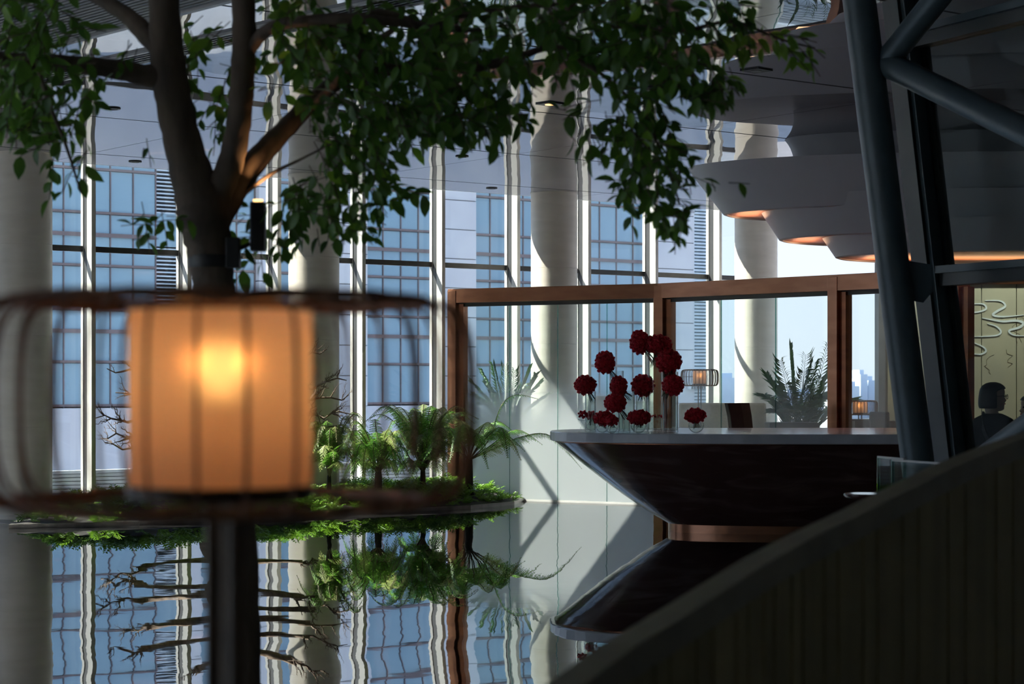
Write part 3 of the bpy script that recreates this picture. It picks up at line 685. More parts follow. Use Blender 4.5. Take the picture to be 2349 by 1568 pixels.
palm('potted_palm', pbase, [(1815, 795, 26.6, .12), (1790, 825, 26.3, .2), (1848, 812, 26.8, .15), (1870, 830, 26.4, .2), (1762, 860, 26.5, .3), (1755, 905, 26.2, .35), (1885, 865, 26.9, .3), (1905, 900, 26.3, .35), (1845, 850, 26.1, .3), (1800, 880, 26.0, .35), (1870, 920, 26.0, .35), (1815, 930, 25.9, .35), (1925, 880, 26.6, .3), (1955, 915, 26.9, .3), (1900, 790, 27.0, .05), (1780, 940, 26.0, .35)], 'dark feathery palm behind the clear glass right of the chair', .36)

# ================================================================== lounge furniture behind the screen
def sofa(x0, x1, Y, top_py, label):
    a, b = P(x0, YH, Y).x, P(x1, YH, Y).x; zt = P(0, top_py, Y).z; t = thing('lounge_sofa', ((a+b)/2, Y, 0), label, 'sofa', 'beige sofas behind the glass screen')
    bevel(MB().box(((a+b)/2, Y+.15, zt/2+.05), (b-a, .18, zt-.1)).build('backrest', 'sofa_cloth', t), .03)
    bevel(MB().box(((a+b)/2, Y-.28, .30), (b-a-.3, .72, .30)).build('seat', 'sofa_cloth', t), .04)
    for sx in (a+.09, b-.09): bevel(MB().box((sx, Y-.2, .34), (.18, .9, .52)).build('armrest', 'sofa_cloth', t), .03)
    for sx in (a+.1, b-.1):
        for sy in (-.55, .15): MB().box((sx, Y+sy, .05), (.05, .05, .1)).build('leg', 'black_metal', t)
sofa(1560, 1760, 27.6, 924, 'long beige sofa with its back to the glass under the floor lamp'); sofa(1365, 1400, 27.9, 908, 'narrow beige armchair seen between the vases near the sunlit column')
ch = P(1712, YH, 23.45); ch.z = 0
t = thing('lounge_chair', ch, 'dark leather chair with a tilted panel back behind the desk', 'chair')
zt = P(0, 924, 23.45).z; hw = 30/F*23.45
axc = Matrix.Rotation(.5, 3, 'Z')
rings = []
for z, o, w in ((.42, .0, hw*.95), (zt-.15, -.08, hw), (zt, -.11, hw*1.02)):
    rings.append([ch+Vector((o, 0, z))+axc @ Vector((sx*w, sy*.035, 0)) for sx, sy in ((-1, -1), (0, -2.2), (1, -1), (1, 1), (0, -.2), (-1, 1))])
bevel(MB().loft(rings, smooth=False).build('backrest', 'chair_leather', t), .006)
bevel(MB().box(ch+axc @ Vector((0, .28, .42)), (hw*1.9, .55, .08), axc).build('seat', 'chair_leather', t), .015)
for sx in (-1, 1):
    for sy in (.05, .5): MB().tube([ch+axc @ Vector((sx*hw*.85, sy, .40)), ch+axc @ Vector((sx*hw*.9, sy, 0))], .014, 8).build('leg', 'black_metal', t)
def table(px0, px1, Y, top_py, label, th=.06, depth=.5, name='console_table'):
    a, b = P(px0, YH, Y).x, P(px1, YH, Y).x; z = P(0, top_py, Y).z; t = thing(name, ((a+b)/2, Y, 0), label, 'table')
    bevel(MB().box(((a+b)/2, Y, z-th/2), (b-a, depth, th)).build('table_top', 'table_wood', t), .005)
    for sx in (a+.05, b-.05):
        for sy in (-depth/2+.05, depth/2-.05): MB().box((sx, Y+sy, (z-th)/2), (.05, .05, z-th)).build('leg', 'table_wood', t)
table(1760, 1872, 25.9, 968, 'dark wooden console table in front of the dark palm', .10)
table(1952, 2060, 25.5, 964, 'grey low cabinet table under the small glowing lamp', .30, .6)
bx = P(2008, YH, 24.9); zt = P(0, 944, 24.9).z; t = thing('lounge_armchair', (bx.x, 24.9, 0), 'grey armchair back beside the small glowing table lamp', 'chair')
bevel(MB().box((bx.x+.05, 24.9, zt-.22), (.24, .10, .44)).build('backrest', 'cloth_grey', t), .02); bevel(MB().box((bx.x+.05, 24.6, zt-.5), (.26, .5, .12)).build('seat', 'cloth_grey', t), .02)
for sx in (-.07, .17):
    for sy in (24.4, 24.9): MB().box((bx.x+sx, sy, (zt-.56)/2), (.03, .03, zt-.56)).build('leg', 'black_metal', t)

# ================================================================== lanterns
def lantern(c, W_, zt, H, foot, label, watts, nrib=36, rib_r=.0035, ring_r=.008, shade=(.0975, .19), bulbmat='bulb', rods=(.028,), rod_r=.005, far=False, bulb_px=None, rod_dx=0.0, group='caged lanterns'):
    """caged drum lantern: ribs bowed between two rings around a cloth shade on two rods; foot = z of its base"""
    t = thing('cage_lantern', (c[0], c[1], foot), label, 'lamp', group)
    c = Vector((c[0], c[1], 0)); R = W_/2; zb_ = zt-H; rr = R*.80
    for z in (zt, zb_):
        n = 48; wob = [RNG.uniform(-.0015, .0015) if not far else 0 for _ in range(n)]
        MB().tube([c+Vector((rr*math.cos(2*PI*k/n), rr*math.sin(2*PI*k/n), z+wob[k])) for k in range(n)], ring_r, 8, closed=True).build('ring', 'rattan', t)
    prof = []
    for i in range(13):
        a = -PI/2+PI*i/12; prof.append((rr+(R-rr)*abs(math.cos(a))**.55, (zt+zb_)/2+H/2*math.copysign(abs(math.sin(a))**.7, math.sin(a))))
    mb = MB(); mb.tube([(r, 0, z) for r, z in prof], rib_r, 6, caps=False); me = mb.mesh('rib', 'rattan')
    for k in range(nrib): inst('rib', me, t, Matrix.Translation(c) @ Matrix.Rotation(2*PI*(k+.35)/nrib, 4, 'Z'))
    for z in (zt, zb_):
        for k in range(6):
            a = 2*PI*(k+.2)/6; MB().tube([c+Vector((0, 0, z)), c+Vector((rr*math.cos(a), rr*math.sin(a), z))], rib_r*.8, 5, caps=False).build('spoke', 'rattan', t)
    sr, sh = shade; s1 = zt-(H-sh)*.32; s0 = s1-sh
    MB().lathe(c, [(sr, s0), (sr, s1)], 48, cap=False).build('shade', 'shade_cloth', t)
    MB().lathe(c, [(sr*1.01, s0-.012), (sr*1.02, s0-.006), (sr*1.02, s0+.002), (sr*.98, s0+.002)], 48).build('tray', 'lamp_metal', t)
    MB().tube([c+Vector((sr*math.cos(2*PI*k/48), sr*math.sin(2*PI*k/48), s1)) for k in range(48)], .0025, 6, closed=True).build('shade_rim', 'lamp_metal', t)
    bz_ = s0+sh*.68
    MB().lathe(c, [(.004, bz_-.034), (.014, bz_-.03), (.021, bz_-.014), (.023, bz_), (.020, bz_+.012), (.012, bz_+.021), (.002, bz_+.024)], 20).build('bulb', bulbmat, t)
    MB().lathe(c, [(.012, s0), (.012, bz_-.034)], 12).build('socket', 'lamp_metal', t)
    warm_point('lamp_light', c+Vector((0, 0, bz_+.0)), watts, (1, .32, .085), .024, t)
    for dx in (-rods[0]/2, rods[0]/2):
        MB().tube([c+Vector((dx+rod_dx, 0, s0-.006)), c+Vector((dx+rod_dx, 0, foot+.01))], rod_r, 8).build('rod', 'lamp_metal', t)
    MB().lathe(c, [(.13, foot), (.13, foot+.012), (.12, foot+.018), (.02, foot+.02)], 32).build('base', 'lamp_metal', t)
    return t
YL = 2.17; lc = P(506, YH, YL)
lantern((lc.x, YL), 1168/F*YL, P(0, 692, YL).z, (1150-692)/F*YL, 0.0, 'large glowing caged lantern on two rods blurred in the foreground', 4.3, 36, .0024, .0066, (.0985, .192), 'bulb', (.026,), .0075, rod_dx=.004)
l1 = P(1605, YH, 26.9); lantern((l1.x, 26.9), 86/F*26.9, P(0, 848, 26.9).z, 36/F*26.9, 0, 'tall caged floor lamp on two thin rods behind the desk flowers', 1.2, 32, .005, .009, (.09, .18), 'bulb_far', (.036,), .007, far=True)
l2 = P(1973, YH, 25.45); zt2 = P(0, 964, 25.45).z; lantern((l2.x, 25.45), 80/F*25.45, P(0, 919, 25.45).z, 31/F*25.45, zt2, 'small caged table lamp glowing orange right of the bronze post', 3.0, 32, .005, .009, (.09, .145), 'bulb_far', (.04,), .007, far=True)

# ================================================================== reception desk
def selli(cx, cy, a, b, z, n=72, e=2.6):
    out = []
    for k in range(n):
        t = 2*PI*k/n; c_, s_ = math.cos(t), math.sin(t)
        out.append(Vector((cx+a*math.copysign(abs(c_)**(2/e), c_), cy+b*math.copysign(abs(s_)**(2/e), s_), z)))
    return out
DY, DZ = 21.35, 1.06; dtip = P(1262, YH, DY).x; dcx = 3.75; da_ = dcx-dtip
dk = thing('reception_desk', (dcx, DY, 0), 'long dark stone reception desk flaring up to a grey counter', 'desk')
MB().loft([selli(dcx, DY, da_-.015, 1.485, DZ-.10), selli(dcx, DY, da_, 1.5, DZ-.092), selli(dcx, DY, da_, 1.5, DZ-.008), selli(dcx, DY, da_-.01, 1.49, DZ)], smooth=False).build('countertop', 'desk_top', dk)
MB().loft([selli(dcx, DY, da_-.06, 1.44, DZ-.112), selli(dcx, DY, da_-.06, 1.44, DZ-.10)]).build('shadow_gap', 'bronze_dark', dk)
bl_ = P(1527, YH, 21.6).x; ba = dcx-bl_
rings = []
for t_ in (0, .15, .35, .55, .75, .92, 1):
    k = t_**.88; rings.append(selli(dcx, DY, ba+(da_-.05-ba)*k, .62+(1.45-.62)*k, .085+(DZ-.112-.085)*t_))
MB().loft(rings).build('body', 'desk_stone', dk)
MB().loft([selli(dcx, DY, ba-.01, .605, 0), selli(dcx, DY, ba-.01, .605, .088)]).build('plinth', 'bronze', dk)

# ------------------------------------------------------------------ flowers and vases on the desk
def rose_mesh():
    mb = MB(); rnd = random.Random(3)
    for ring_, (n, r, tilt, sz) in enumerate(((3, .003, .25, .013), (4, .008, .5, .016), (5, .014, .85, .018), (6, .019, 1.2, .019), (6, .021, 1.65, .018))):
        for k in range(n):
            a = 2*PI*k/n+ring_*.5+rnd.uniform(-.2, .2); o = Vector((math.cos(a), math.sin(a), 0)); up = Vector((0, 0, 1)); side = Vector((-o.y, o.x, 0))
            d = (up*math.cos(tilt)+o*math.sin(tilt)).normalized(); nb = (o*math.cos(tilt)-up*math.sin(tilt)).normalized()
            b = o*r*.5+up*(.012-.006*ring_); tip = b+d*sz
            vs_ = [b-side*sz*.35, b+side*sz*.35, tip-side*sz*.62+nb*.002+up*rnd.uniform(-.002, .002), tip+side*sz*.62+nb*.002+up*rnd.uniform(-.002, .002), tip+d*.003+nb*.006]
            mb.add(vs_, [(0, 1, 3, 2), (2, 3, 4)], False)
    mb.lathe((0, 0, 0), [(.004, -.016), (.014, -.008), (.018, .002), (.014, .012), (.003, .016)], 10)
    return mb.mesh('rose', 'rose_red')
ROSE = rose_mesh()
def bouquet(px, py, rx, ry, Y, stem_to, label, n=26, scale=1.0, spread=.5, nst=9):
    c = P(px, py, Y); Rx, Rz = rx/F*Y, ry/F*Y; t = thing('rose_bouquet', c, label, 'bouquet', 'deep red bouquets on the desk')
    axis = None
    for k in range(n):
        y_ = 1-2*(k+.5)/n; r_ = math.sqrt(1-y_*y_); a = k*2.39996
        d = Vector((r_*math.cos(a), r_*math.sin(a), y_))
        pos = c+Vector((d.x*Rx*.86, d.y*min(Rx, Rz)*.86, d.z*Rz*.86)); s = scale*min(1.25, .80*max(Rx, Rz)/.06)*random.uniform(.88, 1.12)
        rot = d.to_track_quat('Z', 'Y').to_matrix().to_4x4() @ Matrix.Rotation(random.uniform(0, 6), 4, 'Z')
        inst('rose', ROSE, t, Matrix.Translation(pos) @ rot @ Matrix.Scale(s, 4))
    if stem_to:
        e = P(stem_to[0], stem_to[1], Y); mb = MB(); d = (e-c); sd = d.normalized().orthogonal(); sd2 = d.normalized().cross(sd)
        for k in range(nst):
            a = 2*PI*k/nst; o1 = (sd*math.cos(a)+sd2*math.sin(a)); st = c+o1*Rx*.35; nk = c+d*.45+o1*.012; en = e+o1*(.012+spread*.05*random.random())+d*random.uniform(-.12, .05)
            mb.tube([st, nk, en], .0032, 5)
        mb.build('stem_bundle', 'flower_stem', t)
    return t
def cyl_vase(x0, x1, top, label, Y, water_py=None):
    c = P((x0+x1)/2, YH, Y); r = (x1-x0)/2/F*Y; z0 = DZ; z1 = P(0, top, Y).z; c = Vector((c.x, Y, 0))
    t = thing('glass_vase', (c.x, Y, DZ), label, 'vase', 'clear glass vases on the desk')
    MB().lathe(c, [(r, z0), (r, z1), (r-.004, z1), (r-.004, z0+.02), (.002, z0+.018)], 28, cap=False).build('glass', 'vase_glass', t)
    zw = P(0, water_py, Y).z if water_py else z0+(z1-z0)*.85
    MB().lathe(c, [(r-.006, z0+.022), (r-.006, zw)], 28).build('water', 'vase_water', t)
    MB().lathe(c, [(r-.001, z0+.001), (r-.001, z0+.018)], 28).build('foot', 'vase_glass', t)
    return t
def bowl_vase(px, r_px, Y, label, top=None):
    c = P(px, YH, Y); r = r_px/F*Y; c = Vector((c.x, Y, DZ)); t = thing('bowl_vase', c, label, 'vase', 'round glass bowls on the desk')
    pr = [(r*math.cos(a), r*.95+r*.95*math.sin(a)) for a in [(-.5+.86*k/12)*PI for k in range(13)]]; pr[0] = (r*.15, .001)
    MB().lathe(c, pr, 24, cap=False).build('glass', 'vase_glass', t)
    MB().lathe(c, [(r_*.95+.0001, z_*.97+.004) for r_, z_ in pr[:8]], 24).build('water', 'vase_water', t)
    return t
def candle_stand(px, py_top, Y, label, bloom=True):
    c = P(px, YH, Y); c = Vector((c.x, Y, DZ)); h = P(0, py_top, Y).z-DZ; t = thing('glass_candlestick', c, label, 'candlestick', 'crystal candlesticks on the desk')
    MB().lathe(c, [(.045, 0), (.045, .012), (.015, .02), (.028, .045), (.012, .07), (.03, .095), (.012, .12), (.014, h-.03), (.05, h-.02), (.052, h-.012), (.02, h-.01)], 18).build('glass_stem', 'vase_glass', t)
    return t
YV = 20.9
V = [(1342, 1367, 897, 'short cylinder vase at the left end of the row'), (1398, 1431, 850, 'mid height cylinder vase second from the left end'), (1430, 1456, 896, 'cylinder vase left of the round central bouquet'), (1458, 1486, 908, 'cylinder vase under the round central bouquet'),
     (1486, 1519, 806, 'tallest glass cylinder vase of the row'), (1520, 1556, 852, 'wide tall cylinder vase at the right of the row'), (1418, 1446, 945, 'small cylinder vase under the tilted low bouquet')]
for i, (a, b, tp, lb_) in enumerate(V): cyl_vase(a, b, tp, lb_, YV+(0, .25, -.1, .2, .15, -.15, -.45)[i])
B = [(1343, 883, 23, 20, 0, (1362, 920), 'red bouquet drooping left from the leftmost vase'), (1388, 831, 21, 25, .25, (1420, 880), 'red bouquet leaning left on long bare stems'), (1419, 886, 17, 22, -.1, (1447, 915), 'narrow red bouquet in front of the second vase'),
     (1475, 884, 25, 24, .2, (1472, 918), 'round red bouquet at the middle of the row'), (1467, 785, 20, 27, .2, (1500, 830), 'topmost tilted red bouquet hanging left of the tallest vase'), (1510, 790, 31, 21, .15, (1500, 842), 'broad red bouquet crowning the tallest vase'),
     (1534, 829, 29, 27, -.15, (1538, 868), 'largest round red bouquet at the right of the row'), (1544, 883, 23, 22, -.2, (1522, 912), 'red bouquet below the largest one with stems to the left'), (1411, 924, 23, 19, -.45, (1438, 960), 'red bouquet tipped over low in front of the second vase')]
for px, py, rx, ry, dy, st, lb_ in B: bouquet(px, py, rx, ry, YV+dy, st, lb_, 44)
bouquet(1337, 950, 11, 9, YV-.2, None, 'small red bloom on the left candlestick', 12, .9); bouquet(1357, 952, 13, 9, YV+.45, (1358, 975), 'red bouquet behind the leftmost vase, seen through its glass', 14)
bouquet(1386, 959, 22, 15, YV-.35, (1382, 980), 'low red bouquet in the left glass bowl', 24); bouquet(1404, 964, 14, 11, YV-.65, (1402, 980), 'small low red bouquet in the second glass bowl', 16)
bouquet(1466, 957, 26, 14, YV-.6, (1465, 980), 'low wide red bouquet in the middle glass bowl', 30); bouquet(1595, 953, 23, 14, YV-.5, (1597, 982), 'low red bouquet in the glass bowl standing alone on the right', 26)
bouquet(1501, 954, 6, 3.5, YV-.5, None, 'tiny red bloom on the left one of two small candlesticks', 6, .8); bouquet(1515, 954, 6, 3.5, YV-.5, None, 'tiny red bloom on the right one of two small candlesticks', 6, .8)
bowl_vase(1357, 15, YV+.45, 'glass bowl behind the leftmost cylinder vase'); bowl_vase(1382, 16, YV-.35, 'glass bowl between the left vases'); bowl_vase(1403, 14, YV-.65, 'small glass bowl right of the left bowl')
bowl_vase(1465, 18, YV-.6, 'round glass bowl at the middle of the row'); bowl_vase(1597, 18, YV-.5, 'round glass bowl standing alone at the right')
candle_stand(1337, 958, YV-.2, 'crystal candlestick at the left end of the flowers'); candle_stand(1501, 957, YV-.5, 'crystal candlestick left of its twin beside the tallest vase'); candle_stand(1515, 957, YV-.5, 'crystal candlestick right of its twin beside the wide vase')

# ================================================================== tiered white canopy above the desk
tc_ = thing('tiered_canopy', (5.3, 22, CEIL), 'three tiered white bowl canopy with copper undersides above the desk', 'canopy')
ccx = 5.3
def tier(x_top, x_bot, z0, z1, b0_, b1_, cy, name='tier'):
    a1, a0 = ccx-x_top, ccx-x_bot; E2 = 2.05
    mb = MB()
    mb.loft([selli(ccx, cy, a0, b0_, z0+.012, 128, E2), selli(ccx, cy, a1, b1_, z1, 128, E2)], cap0=False)
    mb.loft([selli(ccx, cy, a0-.045, b0_-.045, z0+.02, 128, E2), selli(ccx, cy, a0-.035, b0_-.035, z0, 128, E2), selli(ccx, cy, a0, b0_, z0+.012, 128, E2)], cap0=False, cap1=False)
    o = mb.build(name, 'white_lacquer', tc_)
    MB().loft([selli(ccx, cy, a0-.04, b0_-.04, z0+.018, 128, E2), selli(ccx, cy, a0-.04, b0_-.04, z0+.05, 128, E2)]).build('soffit', 'copper_soffit', o)
zc = lambda py: CZ+(YH-py)/F*22; xc = lambda px: (px-CX)/F*22
tier(xc(1578), xc(1660), zc(493), zc(386), 1.38, 1.62, 22.0)
tier(xc(1728), xc(1786), zc(553), zc(462), 1.30, 1.46, 21.9)
tier(xc(1862), xc(1910), zc(595), zc(522), 1.14, 1.26, 21.75)
nk = ccx-xc(1822)
MB().loft([selli(ccx, 22, nk-.02, .75, zc(386)-.05, 64, 2.3)]+[selli(ccx, 22, nk+.10*q_**3, .75+.10*q_**3, zc(386)+(CEIL-zc(386)-.001)*q_, 64, 2.3) for q_ in (0, .3, .5, .7, .85, .95, 1)]).build('hanger', 'white_lacquer', tc_)
for lx_, ly_, lz_, sx_, sy_, e_ in ((2.62, 22.1, 3.36, .25, .7, .7), (3.25, 22.1, 3.05, .25, .7, .7), (5.2, 22.1, 2.84, 2.6, .5, 9.0)):  # hidden upward area lamps added to brighten the copper undersides
    lt = bpy.data.lights.new('soffit_fill', 'AREA'); lt.shape = 'RECTANGLE'; lt.size = sx_; lt.size_y = sy_; lt.energy = e_; lt.color = (1, .55, .30)
    link(bpy.data.objects.new('soffit_fill', lt), tc_, Matrix.Translation((lx_, ly_, lz_)) @ Matrix.Rotation(PI, 4, 'X'))

# ================================================================== mural wall on the right
mw = struct('wall_mural', (7.2, 27, 0), 'olive gold panelled wall with silver cloud ribbons at the right', 'wall')
YM = 27.0; mx0 = P(2030, YH, YM).x
MB().box(((mx0+9.5)/2, YM+.12, CEIL/2), (9.5-mx0, .2, CEIL)).build('backing', 'wall_dark', mw)
cuts = [mx0, P(2128, YH, YM).x, P(2251, YH, YM).x, P(2331, YH, YM).x, P(2450, YH, YM).x, 9.5]
for a, b in zip(cuts, cuts[1:]): MB().box(((a+b)/2, YM, 1.45), (b-a-.012, .03, 2.9)).build('panel', 'mural', mw)
MB().box(((mx0+9.5)/2, YM-.02, 3.05), (9.5-mx0, .1, .3)).build('head_band', 'bronze_dark', mw)
MB().box((mx0-.06, YM-.05, CEIL/2), (.12, .3, CEIL)).build('end_post', 'slat_grey', mw)
def ribbon(pts, w, name='ribbon'):
    pts = smoothpath([P(x, y, YM-.03) for x, y in pts], 6); n = len(pts); mb = MB(); vs_ = []
    for i, p in enumerate(pts):
        d = (pts[min(i+1, n-1)]-pts[max(i-1, 0)]).normalized(); s_ = Vector((-d.z, 0, d.x)); ww = w*.55*(.25+.75*math.sin(PI*(i+.5)/n))
        vs_ += [p+s_*ww, p-s_*ww, p-s_*ww+Vector((0, .012, 0)), p+s_*ww+Vector((0, .012, 0))]
    fs = []
    for i in range(n-1):
        for k in range(4): fs.append((i*4+k, i*4+(k+1) % 4, i*4+4+(k+1) % 4, i*4+4+k))
    mb.add(vs_, fs); mb.build(name, 'mural_silver', mw)
for pts, w in (([(2225, 697), (2255, 697), (2262, 708), (2245, 715), (2225, 716)], .022), ([(2260, 689), (2295, 690), (2306, 702), (2288, 713), (2278, 722), (2300, 726), (2349, 722)], .028), ([(2253, 729), (2275, 733), (2300, 737), (2330, 735), (2347, 740), (2340, 750), (2315, 758), (2325, 768), (2350, 770)], .03),
               ([(2265, 742), (2285, 748), (2296, 760), (2285, 769), (2235, 772)], .022), ([(2232, 785), (2255, 795), (2262, 805), (2250, 812), (2232, 811)], .022), ([(2020, 800), (2032, 790), (2048, 778), (2052, 760)], .03), ([(2018, 705), (2035, 700), (2050, 706), (2040, 720), (2030, 740), (2048, 750)], .02)): ribbon(pts, w)
for wx_ in (5.9, 7.0, 8.1):  # spot lamps added only to brighten the mural wall
    ww_ = thing('mural_fill_spot', (wx_, 25.7, CEIL), {5.9: 'leftmost', 7.0: 'middle', 8.1: 'rightmost'}[wx_]+' small black ceiling spotlight added to brighten the mural wall', 'spotlight', 'spotlights added for fill on the mural wall')
    MB().lathe((wx_, 25.7, CEIL), [(.035, -.09), (.04, -.085), (.04, -.001)], 16).build('can', 'black_metal', ww_)
    wl_ = bpy.data.lights.new('mural_fill_light', 'SPOT'); wl_.energy = 55; wl_.color = (1, .95, .82); wl_.spot_size = 1.9; wl_.spot_blend = .6; wl_.shadow_soft_size = .1
    link(bpy.data.objects.new('mural_fill_light', wl_), ww_, Matrix.Translation((wx_, 25.7, CEIL-.10)) @ Matrix.Rotation(.55, 4, 'X'))
rbm = random.Random(9); mb = MB()
for k in range(16):
    x, y = rbm.uniform(2040, 2420), rbm.uniform(780, 860); pts = [P(x, y, YM-.018)]
    for j in range(7): x += rbm.uniform(-14, 14); y -= rbm.uniform(3, 14); pts.append(P(x, y, YM-.018))
    mb.tube(pts, .0028, 4, caps=False)
mb.build('engraved_branches', 'mural_line', mw)

# ================================================================== leaning steel column and steel framed glazing
YS = 13.6
def SPt(px, py, Y=YS): return P(px, py, Y)
sc_ = thing('steel_column', (SPt(2105, 1060).x+.12, YS, 0), 'leaning dark teal steel tube column with branching arms', 'column')
top_ = SPt(1971, 0); bot_ = SPt(2105, 1060); dv = (bot_-top_)/(bot_.z-top_.z)
foot_ = bot_+dv*(0-bot_.z); head_ = top_+dv*(CEIL-top_.z)
MB().tube([foot_, head_], .112, 32).build('main_tube', 'steel_paint', sc_)
nd = SPt(2045, 135)
for (ex, ey, Ye), r in (((2195+150*.9, -60-185*.9, 13.1-.5*.9), .085), ((2420+390*1.6, 335+190*1.6, 12.4-1.2*1.6), .088), ((2440+300*1.2, 925-220*1.2, 12.4-1.2*1.2), .1)):
    st_ = SPt(2140, 1145) if r == .1 else SPt(2030, 145)
    MB().tube([st_, P(ex, ey, Ye)], r, 24).build('branch_tube', 'steel_paint', sc_)
MB().lathe(Vector((foot_.x, foot_.y, 0)), [(.22, 0), (.22, .03), (.13, .035)], 32).build('base_plate', 'steel_dark', sc_)
g_ = [(2085, 598), (2135, 606), (2140, 668), (2118, 694), (2095, 690)]
mb = MB(); nn_ = len(g_); mb.add([P(x, y, YS-.02) for x, y in g_]+[P(x, y, YS+.02) for x, y in g_], [tuple(range(nn_)), tuple(reversed(range(nn_, 2*nn_)))]+[(i, nn_+i, nn_+(i+1) % nn_, (i+1) % nn_) for i in range(nn_)])
mb.build('gusset_plate', 'steel_paint', sc_)

sw = thing('steel_glazing', (P(2200, YH, 14).x, 14, 0), 'dark steel framed glazing with a leaning mullion right of the tube column', 'window frame')
YA = 14.0; dpl = Vector((.44, -.90, 0)).normalized(); npl = Vector((-dpl.y, dpl.x, 0))
mt, mbt = P(2072, 0, YA), P(2192, 1060, YA); dv2 = (mbt-mt)/(mbt.z-mt.z); m0 = mbt+dv2*(0-mbt.z); m1 = mt+dv2*(CEIL-mt.z)
MB().beam(m0, m1, .17, .24, side=dpl).build('mullion', 'steel_dark', sw)
MB().beam(m0+dpl*.10+npl*-.03, m1+dpl*.10+npl*-.03, .05, .13, side=dpl).build('mullion_cap', 'steel_paint', sw)
MB().beam(m0+dpl*.15+npl*.02, m1+dpl*.15+npl*.02, .05, .04, side=dpl).build('gasket', 'black_metal', sw)
def on_m(z): return mbt+dv2*(z-mbt.z)
for py0 in (92, 635):
    z = P(0, py0, 13.95).z; a = on_m(z)+dpl*.08
    MB().beam(a, a+dpl*3.2, .13, .12, side=Vector((0, 0, 1))).build('rail', 'steel_dark', sw); MB().beam(a+Vector((0, 0, .045))-npl*.07, a+dpl*3.2+Vector((0, 0, .045))-npl*.07, .05, .05, side=Vector((0, 0, 1))).build('rail_cap', 'steel_paint', sw)
zr = [P(0, 635, 13.95).z, P(0, 92, 13.95).z]
for z0, z1 in ((.02, zr[0]-.07), (zr[0]+.07, zr[1]-.07), (zr[1]+.07, CEIL)):
    a0, a1 = on_m(z0)+dpl*.12, on_m(z1)+dpl*.12; off = npl*.01
    mb = MB(); q4 = [a0, a0+dpl*3.0, a1+dpl*3.0, a1]; mb.add([p+off for p in q4]+[p-off for p in q4], [(0, 1, 2, 3), (7, 6, 5, 4), (0, 4, 5, 1), (1, 5, 6, 2), (2, 6, 7, 3), (3, 7, 4, 0)])
    mb.build('pane', 'steel_glass', sw)

# glass balustrade and side table near the tube's foot
gb = thing('glass_balustrade', P(2050, 1250, 12.2)*Vector((1, 1, 0)) if False else (P(2045, YH, 12.2).x, 12.2, 0), 'two low clear glass panels standing at the steel column foot', 'balustrade')
for (xa, ya, Ya), (xb, yb, Yb) in (((2015, 1052, 12.4), (2075, 1048, 12.0)), ((2048, 1057, 12.1), (2160, 1060, 11.6))):
    a, b = P(xa, ya, Ya), P(xb, yb, Yb); zt = (a.z+b.z)/2; dd_ = (b-a); dd_.z = 0; nn_ = Vector((-dd_.y, dd_.x, 0)).normalized(); a.z = b.z = zt/2
    MB().beam(a, b, .015, zt, side=nn_).build('glass_panel', 'balustrade_glass', gb)
    for p, q_ in ((a, None), (b, None)): MB().box((p.x, p.y, zt/2), (.016, .018, zt)).build('glass_edge', 'edge_glass', gb)
    a2, b2 = a.copy(), b.copy(); a2.z = b2.z = zt; MB().beam(a2, b2, .017, .012, side=nn_).build('top_edge', 'trim_light', gb)
tp = P(1985, 1131, 11.6); t = thing('side_table', (tp.x, tp.y, 0), 'round dark side table half hidden by the wooden parapet', 'table')
MB().lathe(Vector((tp.x, tp.y, 0)), [(.11, tp.z-.025), (.125, tp.z-.012), (.125, tp.z-.004), (.12, tp.z)], 36).build('table_top', 'desk_stone', t)
MB().lathe(Vector((tp.x, tp.y, 0)), [(.13, 0), (.13, .015), (.02, .03), (.018, tp.z-.025)], 24).build('pedestal', 'black_metal', t)

